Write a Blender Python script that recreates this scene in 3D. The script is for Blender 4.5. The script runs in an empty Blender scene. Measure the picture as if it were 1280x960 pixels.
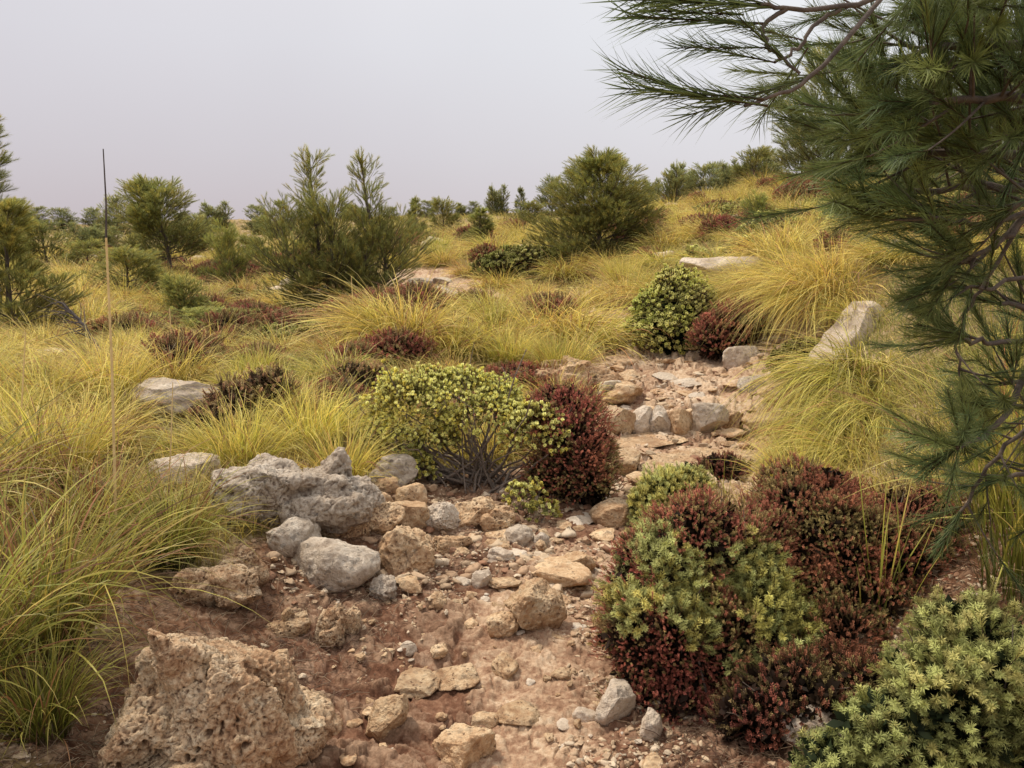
import bpy, bmesh, math, random
import numpy as np
from math import radians as R, sin, cos, tan, atan, pi

rng = np.random.default_rng(7)
random.seed(7)
scene = bpy.context.scene
COL = scene.collection

# ------------------------------------------------------------------ camera
F = 1004.0
PITCH = R(11.3)
CAMZ = 1.6
cam_d = bpy.data.cameras.new('camera'); cam = bpy.data.objects.new('camera', cam_d); COL.objects.link(cam)
cam_d.sensor_width = 36; cam_d.lens = F / 1280 * 36
cam_d.clip_start = 0.05; cam_d.clip_end = 6000
cam.location = (0, 0, CAMZ); cam.rotation_euler = (pi / 2 - PITCH, 0, 0)
scene.camera = cam

def ray(px, py):
    u = (px - 640) / F; v = (480 - py) / F
    d = np.array([u, cos(PITCH) + v * sin(PITCH), -sin(PITCH) + v * cos(PITCH)])
    return d
def at(px, py, y):
    d = ray(px, py); t = y / d[1]
    return np.array([0, 0, CAMZ]) + d * t
def project(p):
    x, y, z = p[0], p[1], p[2] - CAMZ
    fw = y * cos(PITCH) - z * sin(PITCH); up = y * sin(PITCH) + z * cos(PITCH)
    fw = max(fw, 1e-3)
    return 640 + F * x / fw, 480 - F * up / fw

# ------------------------------------------------------------------ noise
def _h(ix, iy, iz, s):
    h = (ix.astype(np.int64) * 374761393 + iy.astype(np.int64) * 668265263 + iz.astype(np.int64) * 2147483647 + s * 1274126177) & 0xffffffff
    h = ((h ^ (h >> 13)) * 1274126177) & 0xffffffff
    h = ((h ^ (h >> 16)) * 2246822519) & 0xffffffff
    return ((h ^ (h >> 15)) & 0xffffff) / float(0xffffff)
def vnoise(p, s=0):
    """value noise -1..1; p (N,2|3)"""
    i = np.floor(p).astype(np.int64); f = p - i
    f = f * f * f * (f * (f * 6 - 15) + 10)
    if p.shape[1] == 2:
        z0 = np.zeros(len(p), np.int64)
        a = _h(i[:, 0], i[:, 1], z0, s); b = _h(i[:, 0] + 1, i[:, 1], z0, s)
        c = _h(i[:, 0], i[:, 1] + 1, z0, s); d = _h(i[:, 0] + 1, i[:, 1] + 1, z0, s)
        r = (a * (1 - f[:, 0]) + b * f[:, 0]) * (1 - f[:, 1]) + (c * (1 - f[:, 0]) + d * f[:, 0]) * f[:, 1]
        return r * 2 - 1
    r = 0
    for dx in (0, 1):
        for dy in (0, 1):
            for dz in (0, 1):
                w = (f[:, 0] if dx else 1 - f[:, 0]) * (f[:, 1] if dy else 1 - f[:, 1]) * (f[:, 2] if dz else 1 - f[:, 2])
                r = r + w * _h(i[:, 0] + dx, i[:, 1] + dy, i[:, 2] + dz, s)
    return r * 2 - 1
def fbm(p, oct=4, s=0, gain=.5, lac=2.03, ridged=False):
    a = 1; r = 0; t = 0
    for o in range(oct):
        n = vnoise(p * lac ** o + o * 17.3, s + o)
        if ridged: n = 1 - 2 * np.abs(n)
        r = r + a * n; t += a; a *= gain
    return r / t
def worley(p, s=0, jit=.9):
    """F1, F2, cell random (2D or 3D)"""
    D = p.shape[1]
    i = np.floor(p).astype(np.int64)
    f1 = np.full(len(p), 9.); f2 = np.full(len(p), 9.); cr = np.zeros(len(p))
    rngs = [(-1, 0, 1)] * D
    import itertools
    for off in itertools.product(*rngs):
        c = i + np.array(off)
        cz = c[:, 2] if D == 3 else np.zeros(len(p), np.int64)
        q = [c[:, k] + .5 + jit * (_h(c[:, 0], c[:, 1], cz, s + 11 * k) - .5) for k in range(D)]
        d = sum((p[:, k] - q[k]) ** 2 for k in range(D))
        m = d < f1
        f2 = np.where(m, f1, np.minimum(f2, d)); f1 = np.where(m, d, f1)
        cr = np.where(m, _h(c[:, 0], c[:, 1], cz, s + 77), cr)
    return np.sqrt(f1), np.sqrt(f2), cr
def worley_t(p, s=0, jit=.9):
    """2D cells with tilted facets: F1, F2, cell random, tilt height"""
    i = np.floor(p).astype(np.int64); n = len(p); z0 = np.zeros(n, np.int64)
    f1 = np.full(n, 9.); f2 = np.full(n, 9.); cr = np.zeros(n); tl = np.zeros(n)
    for dx in (-1, 0, 1):
        for dy in (-1, 0, 1):
            cx, cy = i[:, 0] + dx, i[:, 1] + dy
            qx = cx + .5 + jit * (_h(cx, cy, z0, s) - .5); qy = cy + .5 + jit * (_h(cx, cy, z0, s + 11) - .5)
            ox, oy = p[:, 0] - qx, p[:, 1] - qy; d = ox * ox + oy * oy; m = d < f1
            f2 = np.where(m, f1, np.minimum(f2, d)); f1 = np.where(m, d, f1)
            cr = np.where(m, _h(cx, cy, z0, s + 77), cr)
            tl = np.where(m, ox * (_h(cx, cy, z0, s + 5) - .5) * 2 + oy * (_h(cx, cy, z0, s + 6) - .5) * 2, tl)
    return np.sqrt(f1), np.sqrt(f2), cr, tl
def sstep(a, b, x):
    t = np.clip((x - a) / (b - a), 0, 1); return t * t * (3 - 2 * t)

# ------------------------------------------------------------------ mesh accumulation
class Geo:
    def __init__(s): s.V = []; s.F = {}; s.C = []; s.n = 0
    def add(s, V, Fc, C=None):
        V = np.asarray(V, np.float32).reshape(-1, 3); Fc = np.asarray(Fc, np.int64)
        s.V.append(V); s.F.setdefault(Fc.shape[1], []).append(Fc + s.n)
        if C is None: C = np.ones((len(V), 3), np.float32)
        C = np.asarray(C, np.float32)
        if C.ndim == 1: C = np.tile(C, (len(V), 1))
        s.C.append(C); s.n += len(V)
    def mesh(s, name, mat, smooth=False):
        me = bpy.data.meshes.new(name)
        V = np.concatenate(s.V); C = np.concatenate(s.C)
        ks = sorted(s.F); fl = [np.concatenate(s.F[k]) for k in ks]
        loops = np.concatenate([f.ravel() for f in fl]).astype(np.int32)
        tot = np.concatenate([np.full(len(f), k, np.int32) for k, f in zip(ks, fl)])
        st = np.concatenate([[0], np.cumsum(tot)[:-1]]).astype(np.int32)
        me.vertices.add(len(V)); me.vertices.foreach_set('co', V.ravel())
        me.loops.add(len(loops)); me.loops.foreach_set('vertex_index', loops)
        me.polygons.add(len(tot)); me.polygons.foreach_set('loop_start', st); me.polygons.foreach_set('loop_total', tot)
        if smooth: me.polygons.foreach_set('use_smooth', np.ones(len(tot), bool))
        a = me.attributes.new('Col', 'FLOAT_COLOR', 'POINT')
        a.data.foreach_set('color', np.concatenate([C, np.ones((len(C), 1), np.float32)], 1).ravel())
        me.update(calc_edges=True)
        me.materials.append(mat)
        return me

def link(name, me, parent=None, loc=None, rz=0, sc=1):
    o = bpy.data.objects.new(name, me); COL.objects.link(o)
    if parent: o.parent = parent
    if loc is not None: o.location = loc
    o.rotation_euler = (0, 0, rz)
    o.scale = (sc, sc, sc) if np.isscalar(sc) else sc
    return o
def tag(o, label=None, cat=None, group=None, kind=None):
    if label: o['label'] = label
    if cat: o['category'] = cat
    if group: o['group'] = group
    if kind: o['kind'] = kind
    return o
def empty(name, loc, rz=0, sc=1):
    o = bpy.data.objects.new(name, None); COL.objects.link(o)
    o.location = loc; o.rotation_euler = (0, 0, rz); o.scale = (sc, sc, sc) if np.isscalar(sc) else sc
    o.empty_display_size = .1
    return o
def copy_tree(o, parent=None):
    c = o.copy(); COL.objects.link(c); c.parent = parent
    for k in ('label', 'group'):
        if parent is None and k in c: del c[k]
    for ch in o.children: copy_tree(ch, c)
    return c

def tubes(g, P, rad, K=5, C=(1, 1, 1)):
    """P (N,M,3) polylines, rad (N,M)"""
    P = np.asarray(P, float); rad = np.asarray(rad, float)
    N, M, _ = P.shape
    T = np.gradient(P, axis=1); T /= np.linalg.norm(T, axis=2, keepdims=True) + 1e-9
    ref = np.where(np.abs(T[:, :1, 2:3]) > .8, np.array([1., 0, 0]), np.array([0, 0, 1.]))
    A = np.cross(T, ref); A /= np.linalg.norm(A, axis=2, keepdims=True) + 1e-9
    B = np.cross(T, A)
    th = np.arange(K) / K * 2 * pi
    V = P[:, :, None] + rad[:, :, None, None] * (A[:, :, None] * np.cos(th)[:, None] + B[:, :, None] * np.sin(th)[:, None])
    idx = np.arange(N * M * K).reshape(N, M, K)
    a = idx[:, :-1]; b = idx[:, 1:]
    Fq = np.stack([a, np.roll(a, -1, 2), np.roll(b, -1, 2), b], -1).reshape(-1, 4)
    C = np.asarray(C, float)
    if C.ndim == 2: C = np.repeat(C, M * K, 0)
    g.add(V.reshape(-1, 3), Fq, C if C.ndim == 2 else np.tile(C, (N * M * K, 1)))

def basis(d, roll=None):
    """rotation matrices mapping +Z to d, (N,3,3) columns"""
    d = d / (np.linalg.norm(d, axis=1, keepdims=True) + 1e-9)
    ref = np.where(np.abs(d[:, 2:3]) > .9, np.array([[1., 0, 0]]), np.array([[0, 0, 1.]]))
    a = np.cross(ref, d); a /= np.linalg.norm(a, axis=1, keepdims=True) + 1e-9
    b = np.cross(d, a)
    if roll is None: roll = rng.uniform(0, 2 * pi, len(d))
    c, s = np.cos(roll)[:, None], np.sin(roll)[:, None]
    a2 = a * c + b * s; b2 = -a * s + b * c
    return np.stack([a2, b2, d], -1)

def needle_tpl(seed, L, n, nl, nw, a0, a1, t0=.05, seg=1, droop=0., stem=True, jl=.25, bunch=1, leafy=False):
    """shoot template along +Z. returns V,F3,F4,t (0 base ->1 tip), rnd per vertex, isstem"""
    r = np.random.default_rng(seed)
    t = t0 + (1 - t0) * (np.arange(n) + r.uniform(0, .8, n)) / n
    az = np.arange(n) * 2.39996 + r.uniform(-.4, .4, n)
    ang = (a0 + (a1 - a0) * t) + r.normal(0, .14, n)
    ln = nl * (1 + r.uniform(-jl, jl, n)) * (.75 + .25 * np.sin(t * pi))
    rad = np.stack([np.cos(az), np.sin(az), 0 * az], 1)
    tan_ = np.stack([-np.sin(az), np.cos(az), 0 * az], 1)
    z = np.array([0, 0, 1.])
    d = np.cos(ang)[:, None] * z + np.sin(ang)[:, None] * rad
    base = np.stack([0 * t, 0 * t, t * L], 1) + rad * nw * .3
    w = nw * .5
    rn = r.uniform(-1, 1, n)
    if seg == 1 and not leafy:
        V = np.stack([base - tan_ * w, base + tan_ * w, base + d * ln[:, None]], 1)
        Fc = np.arange(n * 3).reshape(n, 3); F4 = np.zeros((0, 4), int)
        tt = np.tile([0.1, 0.1, 1.], n); rr = np.repeat(rn, 3)
        V = V.reshape(-1, 3)
    else:
        mid = base + d * ln[:, None] * .5 + (z * (.06 if leafy else .012) * ln[:, None])
        tip = base + d * ln[:, None] - rad * droop * ln[:, None]
        wm = w * (1.5 if leafy else 1.0); wt = w * .15
        V = np.stack([base - tan_ * w * (.4 if leafy else 1), base + tan_ * w * (.4 if leafy else 1), mid + tan_ * wm, mid - tan_ * wm, tip], 1).reshape(-1, 3)
        o = np.arange(n)[:, None] * 5
        F4 = o + np.array([[0, 1, 2, 3]]); Fc = o + np.array([[3, 2, 4]])
        tt = np.tile([0.1, .1, .55, .55, 1.], n); rr = np.repeat(rn, 5)
    st = np.zeros(len(V))
    if stem:
        sw = max(nw * .8, L * .012); k = len(V)
        th = np.arange(3) / 3 * 2 * pi
        ring = np.stack([np.cos(th), np.sin(th), 0 * th], 1) * sw
        V = np.concatenate([V, ring, ring * .5 + z * L])
        F4 = np.concatenate([F4, np.array([[k + i, k + (i + 1) % 3, k + 3 + (i + 1) % 3, k + 3 + i] for i in range(3)])])
        tt = np.concatenate([tt, np.zeros(6)]); rr = np.concatenate([rr, np.zeros(6)]); st = np.concatenate([st, np.ones(6)])
    return dict(V=V, F3=Fc, F4=F4, t=tt, r=rr, s=st)

def scatter(g, tpls, P, D, S, cA, cB, stemc=(.12, .08, .05), jit=.18, tone=None, var=.25):
    """instance templates at P with direction D, scale S; cA base, cB tip colours (3,) or (N,3)"""
    N = len(P); which = rng.integers(0, len(tpls), N)
    M = basis(D); cA = np.broadcast_to(cA, (N, 3)); cB = np.broadcast_to(cB, (N, 3))
    tn = (1 + rng.normal(0, jit, N)) if tone is None else tone * (1 + rng.normal(0, jit, N))
    tn = np.clip(tn, .25, 2)
    S = np.broadcast_to(S, (N,))
    for k, T in enumerate(tpls):
        m = which == k; n = m.sum()
        if not n: continue
        V = np.einsum('nij,vj->nvi', M[m] * S[m][:, None, None], T['V']) + P[m][:, None]
        t = T['t'][None, :, None]
        C = (cA[m][:, None] * (1 - t) + cB[m][:, None] * t) * (1 + var * T['r'])[None, :, None] * tn[m][:, None, None]
        C = np.where(T['s'][None, :, None] > .5, np.array(stemc)[None, None], C)
        nv = len(T['V']); off = (np.arange(n) * nv)[:, None, None]
        base = g.n
        g.add(V.reshape(-1, 3), (T['F3'][None] + off).reshape(-1, 3), np.clip(C, 0, 1).reshape(-1, 3))
        if len(T['F4']):
            g.F.setdefault(4, []).append((T['F4'][None] + off).reshape(-1, 4) + base)

def blades(g, B, az, L, w, phi0, phi1, seg, cA, cB, cC, p=1.3, lean=None, bend=None):
    """grass blades: B (N,3) base, az azimuth, phi angles from vertical; colours base/mid/tip (N,3)"""
    N = len(B); s = np.linspace(0, 1, seg + 1)
    sm = (s[1:] + s[:-1]) / 2
    pv = p * np.where(rng.random(N) < .3, rng.uniform(1.8, 4.5, N), rng.uniform(.75, 1.3, N)); phi = phi0[:, None] + (phi1 - phi0)[:, None] * sm[None] ** pv[:, None]
    kk_ = (rng.random(N) < .14)[:, None] & (sm[None] > rng.uniform(.35, .85, N)[:, None]); phi = phi + kk_ * rng.uniform(.5, 1.5, N)[:, None]
    ds = (L / seg)[:, None]
    azs = az[:, None] + (0 if bend is None else bend[:, None] * sm[None])
    step = np.stack([np.sin(phi) * np.cos(azs), np.sin(phi) * np.sin(azs), np.cos(phi)], -1) * ds[..., None]
    if lean is not None: step = step + lean[:, None] * (sm[None, :, None] * ds[..., None])
    P = np.concatenate([np.zeros((N, 1, 3)), np.cumsum(step, 1)], 1) + B[:, None]
    tw = rng.uniform(-.9, .9, N)
    side = np.stack([-np.sin(az) * np.cos(tw), np.cos(az) * np.cos(tw), np.sin(tw)], -1)
    ww = w[:, None] * np.interp(s, [0, .25, .7, 1], [.7, 1, .75, .05])[None] * .5
    V = np.stack([P - side[:, None] * ww[..., None], P + side[:, None] * ww[..., None]], 2)
    t = s[None, :, None]
    C = np.where(t < .5, cA[:, None] * (1 - 2 * t) + cB[:, None] * 2 * t, cB[:, None] * (2 - 2 * t) + cC[:, None] * (2 * t - 1))
    C = np.repeat(C[:, :, None], 2, 2)
    idx = np.arange(N * (seg + 1) * 2).reshape(N, seg + 1, 2)
    Fq = np.stack([idx[:, :-1, 0], idx[:, :-1, 1], idx[:, 1:, 1], idx[:, 1:, 0]], -1).reshape(-1, 4)
    g.add(V.reshape(-1, 3), Fq, np.clip(C, 0, 1).reshape(-1, 3))

# ------------------------------------------------------------------ materials
def new_mat(name):
    m = bpy.data.materials.new(name); m.use_nodes = True
    nt = m.node_tree; nt.nodes.clear()
    return m, nt
def N(nt, typ, **kw):
    n = nt.nodes.new(typ)
    for k, v in kw.items():
        if k.startswith('i_'):
            n.inputs[k[2:].replace('_', ' ')].default_value = v
        else: setattr(n, k, v)
    return n
def noise(nt, vec, scale, detail=4, rough=.55):
    n = N(nt, 'ShaderNodeTexNoise'); n.inputs['Scale'].default_value = scale
    n.inputs['Detail'].default_value = detail; n.inputs['Roughness'].default_value = rough
    nt.links.new(vec, n.inputs['Vector']); return n.outputs['Fac']
def ramp(nt, fac, stops):
    n = N(nt, 'ShaderNodeValToRGB'); e = n.color_ramp.elements
    while len(e) > 1: e.remove(e[0])
    e[0].position = stops[0][0]; e[0].color = (*stops[0][1], 1) if len(stops[0][1]) == 3 else stops[0][1]
    for p, c in stops[1:]:
        x = e.new(p); x.color = (*c, 1)
    nt.links.new(fac, n.inputs['Fac']); return n.outputs['Color']
def mixc(nt, fac, a, b, mode='MIX'):
    n = N(nt, 'ShaderNodeMix', data_type='RGBA', blend_type=mode)
    for sock, v in ((n.inputs[0], fac), (n.inputs[6], a), (n.inputs[7], b)):
        if hasattr(v, 'default_value') or hasattr(v, 'is_linked'): nt.links.new(v, sock)
        elif isinstance(v, (tuple, list)): sock.default_value = (*v, 1)
        else: sock.default_value = v
    return n.outputs[2]
def mth(nt, op, a, b=None, c=None):
    n = N(nt, 'ShaderNodeMath', operation=op)
    for i, v in enumerate((a, b, c)):
        if v is None: continue
        if hasattr(v, 'is_linked'): nt.links.new(v, n.inputs[i])
        else: n.inputs[i].default_value = v
    return n.outputs[0]

def leaf_mat(name, trans=.3, rough=.55, spec=.12, vary=.25, hue=.02, tint=(1, 1, 1)):
    m, nt = new_mat(name)
    at_ = N(nt, 'ShaderNodeAttribute', attribute_name='Col')
    oi = N(nt, 'ShaderNodeObjectInfo')
    geo = N(nt, 'ShaderNodeNewGeometry')
    n1 = noise(nt, geo.outputs['Position'], 3.5, 3)
    v = mth(nt, 'MULTIPLY_ADD', n1, vary * 2, 1 - vary)
    v2 = mth(nt, 'MULTIPLY_ADD', oi.outputs['Random'], vary, 1 - vary / 2)
    v = mth(nt, 'MULTIPLY', v, v2)
    hs = N(nt, 'ShaderNodeHueSaturation')
    nt.links.new(at_.outputs['Color'], hs.inputs['Color'])
    nt.links.new(v, hs.inputs['Value'])
    h = mth(nt, 'MULTIPLY_ADD', noise(nt, geo.outputs['Position'], 1.3, 2), hue * 4, .5 - hue * 2)
    nt.links.new(h, hs.inputs['Hue'])
    col = mixc(nt, 1.0, hs.outputs['Color'], tint, 'MULTIPLY')
    b = N(nt, 'ShaderNodeBsdfPrincipled'); b.inputs['Roughness'].default_value = rough
    b.inputs['Specular IOR Level'].default_value = spec
    nt.links.new(col, b.inputs['Base Color'])
    tr = N(nt, 'ShaderNodeBsdfTranslucent'); nt.links.new(col, tr.inputs['Color'])
    mx = N(nt, 'ShaderNodeMixShader'); mx.inputs[0].default_value = trans
    nt.links.new(b.outputs[0], mx.inputs[1]); nt.links.new(tr.outputs[0], mx.inputs[2])
    o = N(nt, 'ShaderNodeOutputMaterial'); nt.links.new(mx.outputs[0], o.inputs['Surface'])
    return m

def rock_mat(name, stops, lichen=.3, bump=.5, soil=(.17, .085, .05), pits=.75):
    m, nt = new_mat(name)
    tc = N(nt, 'ShaderNodeNewGeometry'); pos = tc.outputs['Position']
    at_ = N(nt, 'ShaderNodeAttribute', attribute_name='Col')
    sp = N(nt, 'ShaderNodeSeparateColor'); nt.links.new(at_.outputs['Color'], sp.inputs[0])
    oi = N(nt, 'ShaderNodeObjectInfo')
    n1 = noise(nt, pos, 7, 6, .62); n2 = noise(nt, pos, 45, 5, .65); n3 = noise(nt, pos, 190, 3, .6)
    f = mth(nt, 'MULTIPLY_ADD', n2, .45, mth(nt, 'MULTIPLY', n1, .55))
    c = ramp(nt, f, stops)
    # dirt in hollows (R = cavity 0..1), stain on lower side (G)
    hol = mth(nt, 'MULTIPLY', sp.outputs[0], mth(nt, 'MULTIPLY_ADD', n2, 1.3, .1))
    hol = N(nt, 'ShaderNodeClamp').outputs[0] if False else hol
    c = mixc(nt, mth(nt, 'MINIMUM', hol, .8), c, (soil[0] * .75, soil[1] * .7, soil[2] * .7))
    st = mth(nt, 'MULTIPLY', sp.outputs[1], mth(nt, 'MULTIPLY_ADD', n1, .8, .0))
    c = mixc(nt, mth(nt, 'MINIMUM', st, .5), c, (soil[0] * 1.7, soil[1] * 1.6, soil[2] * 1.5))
    # lichen / dark specks
    nw = N(nt, 'ShaderNodeTexNoise'); nw.inputs['Scale'].default_value = 22; nw.inputs['Detail'].default_value = 4; nt.links.new(pos, nw.inputs['Vector'])
    wm = N(nt, 'ShaderNodeVectorMath', operation='MULTIPLY_ADD'); wm.inputs[1].default_value = (.06, .06, .06); nt.links.new(nw.outputs['Color'], wm.inputs[0]); nt.links.new(pos, wm.inputs[2]); wpos = wm.outputs[0]
    vo = N(nt, 'ShaderNodeTexVoronoi'); vo.inputs['Scale'].default_value = 30; nt.links.new(wpos, vo.inputs['Vector'])
    lm = mth(nt, 'MULTIPLY', mth(nt, 'LESS_THAN', vo.outputs['Distance'], .33), mth(nt, 'GREATER_THAN', n1, .5))
    c = mixc(nt, mth(nt, 'MULTIPLY', lm, lichen), c, (.13, .12, .11))
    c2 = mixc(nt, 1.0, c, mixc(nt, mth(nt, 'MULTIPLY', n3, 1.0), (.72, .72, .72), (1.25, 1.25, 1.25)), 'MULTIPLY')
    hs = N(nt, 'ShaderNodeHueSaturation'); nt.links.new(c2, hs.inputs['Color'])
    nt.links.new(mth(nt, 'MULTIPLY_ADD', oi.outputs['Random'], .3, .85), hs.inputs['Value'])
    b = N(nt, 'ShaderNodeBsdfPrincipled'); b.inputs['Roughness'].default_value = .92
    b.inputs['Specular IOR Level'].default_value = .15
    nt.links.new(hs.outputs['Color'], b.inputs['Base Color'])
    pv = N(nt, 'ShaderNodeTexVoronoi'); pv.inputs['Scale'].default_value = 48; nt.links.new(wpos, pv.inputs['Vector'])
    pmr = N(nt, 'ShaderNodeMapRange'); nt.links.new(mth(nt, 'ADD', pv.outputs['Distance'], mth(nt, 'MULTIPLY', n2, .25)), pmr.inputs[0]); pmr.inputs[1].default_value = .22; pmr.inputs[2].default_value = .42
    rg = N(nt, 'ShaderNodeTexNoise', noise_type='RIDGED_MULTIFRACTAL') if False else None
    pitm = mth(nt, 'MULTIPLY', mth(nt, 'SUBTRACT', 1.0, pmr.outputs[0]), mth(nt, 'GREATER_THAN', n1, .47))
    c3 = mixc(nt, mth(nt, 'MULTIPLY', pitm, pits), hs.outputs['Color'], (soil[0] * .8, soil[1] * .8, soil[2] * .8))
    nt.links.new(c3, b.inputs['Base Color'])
    bh = mth(nt, 'SUBTRACT', mth(nt, 'ADD', mth(nt, 'MULTIPLY', n2, .8), mth(nt, 'MULTIPLY', n3, .35)), mth(nt, 'MULTIPLY', pitm, pits * .5))
    bp = N(nt, 'ShaderNodeBump'); bp.inputs['Strength'].default_value = bump; bp.inputs['Distance'].default_value = .03
    nt.links.new(bh, bp.inputs['Height']); nt.links.new(bp.outputs[0], b.inputs['Normal'])
    o = N(nt, 'ShaderNodeOutputMaterial'); nt.links.new(b.outputs[0], o.inputs['Surface'])
    return m

def bark_mat(name, c0, c1, scale=30):
    m, nt = new_mat(name)
    g = N(nt, 'ShaderNodeNewGeometry')
    n = noise(nt, g.outputs['Position'], scale, 5, .7)
    c = ramp(nt, n, [(.3, c0), (.7, c1)])
    b = N(nt, 'ShaderNodeBsdfPrincipled'); b.inputs['Roughness'].default_value = .85
    nt.links.new(c, b.inputs['Base Color'])
    bp = N(nt, 'ShaderNodeBump'); bp.inputs['Strength'].default_value = .6; bp.inputs['Distance'].default_value = .01
    nt.links.new(n, bp.inputs['Height']); nt.links.new(bp.outputs[0], b.inputs['Normal'])
    o = N(nt, 'ShaderNodeOutputMaterial'); nt.links.new(b.outputs[0], o.inputs['Surface'])
    return m

M_PINE = leaf_mat('pine_needles', .25, .5, .2, hue=.015)
M_LEAF = leaf_mat('shrub_leaves', .3, .65, .1, hue=.012)
M_HEATH = leaf_mat('heath_leaves', .2, .7, .15)
M_GRASS = leaf_mat('grass_blades', .35, .5, .3, vary=.22, hue=.012)
M_TAN = rock_mat('tan_limestone', [(.32, (.25, .14, .075)), (.43, (.48, .30, .17)), (.54, (.64, .46, .285)), (.68, (.78, .62, .42))], .25, .7)
M_GREY = rock_mat('grey_limestone', [(.32, (.22, .155, .11)), (.43, (.43, .345, .265)), (.55, (.61, .52, .42)), (.68, (.77, .69, .59))], .5, .7, soil=(.15, .09, .06), pits=.4)
M_PALE = rock_mat('pale_limestone', [(.3, (.36, .27, .20)), (.45, (.54, .44, .34)), (.6, (.68, .58, .47)), (.75, (.78, .70, .60))], .35, .6, soil=(.2, .12, .08), pits=.35)
M_BARK = bark_mat('pine_bark', (.045, .032, .027), (.15, .11, .085), 40)
M_TWIG = bark_mat('dry_twig', (.09, .065, .05), (.27, .21, .17), 60)
M_DEAD = bark_mat('dead_wood', (.035, .028, .025), (.12, .09, .08), 40)
M_RUST = rock_mat('rust_stained_limestone', [(.31, (.22, .11, .06)), (.42, (.46, .28, .16)), (.52, (.65, .47, .30)), (.65, (.80, .66, .47))], .25, .8)
MATS = dict(rust=M_RUST, tan=M_TAN, grey=M_GREY, pale=M_PALE)
# ------------------------------------------------------------------ terrain
CP = [ # px, py, forward distance
 (-300,960,1.6),(0,960,1.75),(150,960,1.9),(300,960,2.05),(600,960,2.12),(800,960,2.12),(950,940,2.15),(1280,960,1.7),(1500,960,1.4),
 (600,850,2.62),(450,850,2.6),(250,800,2.6),(0,800,2.3),(760,850,2.62),
 (400,740,3.1),(650,740,3.25),(730,740,3.3),(540,650,3.95),(700,650,4.15),(300,700,3.2),
 (370,600,4.05),(300,580,4.2),(470,600,4.3),(100,620,3.6),(-100,600,3.5),(0,500,4.6),(180,510,5.2),(300,480,6.0),
 (-200,450,6.5),(100,450,7.0),(200,400,11.),(100,350,18.),(300,300,40.),(300,278,60.),(50,290,50.),(-100,290,45),(-300,300,40),(-300,400,10),
 (500,278,52.),(300,380,14.),(420,400,12.),(380,440,8.6),(480,400,9.0),(480,430,7.8),
 (610,600,4.8),(560,590,5.0),(560,520,6.2),(640,460,7.4),(700,455,7.3),(650,400,9.2),(560,358,13.),(510,345,14.5),(620,300,25.),(620,272,45.),(690,400,9.6),
 (770,620,4.7),(760,560,5.6),(890,545,5.85),(890,508,6.12),(960,545,5.9),(860,455,7.6),(790,415,8.9),(778,396,10.),(735,372,11.6),(650,375,12.),
 (1000,565,5.2),(1060,560,4.8),(1060,430,6.0),(1090,345,7.0),(1010,440,6.8),(930,345,9.5),(840,322,12.),(840,440,8.0),(950,375,8.3),(900,380,8.8),
 (1000,300,12.),(900,272,20.),(955,242,26.),(1100,245,17.),(1280,280,9.),(1280,400,5.),(1500,400,4.),(1500,250,9.),(740,332,14.),(720,285,30.),(820,268,40.),(720,272,50.),
 (1150,500,4.2),(1280,620,2.9),(1180,720,2.6),(1500,650,2.2),(900,600,4.85),(940,700,3.55),(840,760,3.2),(1050,640,3.9),(1080,800,2.55),
 (1400,200,14.),(200,275,70.),(50,277,70.),(400,275,70.),(1100,225,30.),(1500,170,25.),(600,268,70.),(820,262,70.),(950,236,60),(1200,215,60.),
]
_c = np.array([at(*c) for c in CP])
def _uv(x, y):
    r = np.sqrt(x * x + y * y); th = np.arctan2(x, y)
    return np.clip(th, -.85, .85) * 2.2, np.log(np.clip(r, 1.6, 85)), th, r
_cu, _cv, _, _ = _uv(_c[:, 0], _c[:, 1])
def _tk(d2): return .5 * d2 * np.log(d2 + 1e-9)
_n = len(_c)
_A = np.zeros((_n + 3, _n + 3))
_A[:_n, :_n] = _tk((_cu[:, None] - _cu) ** 2 + (_cv[:, None] - _cv) ** 2) + np.eye(_n) * .012
_A[:_n, _n] = 1; _A[:_n, _n + 1] = _cu; _A[:_n, _n + 2] = _cv
_A[_n:, :_n] = _A[:_n, _n:].T
# solve for the slope seen from the camera so that far heights keep their weight in proportion to distance
_W = np.linalg.solve(_A, np.concatenate([(_c[:, 2] - CAMZ) / np.hypot(_c[:, 0], _c[:, 1]), np.zeros(3)]))
def H0(x, y):
    x = np.atleast_1d(np.asarray(x, float)); y = np.atleast_1d(np.asarray(y, float))
    u, v, th, r = _uv(x, y)
    out = np.empty(len(x))
    for a in range(0, len(x), 60000):
        s = slice(a, a + 60000)
        out[s] = _tk((u[s, None] - _cu) ** 2 + (v[s, None] - _cv) ** 2) @ _W[:_n] + _W[_n] + _W[_n + 1] * u[s] + _W[_n + 2] * v[s]
    rr = np.clip(r, 1.6, 85)
    z = CAMZ + out * rr
    back = sstep(1.0, 2.4, np.abs(th)); z = z * (1 - back) + (.02 * rr * 0) * back
    z = z - np.clip(r - 70, 0, 400) * .09
    return z

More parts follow.
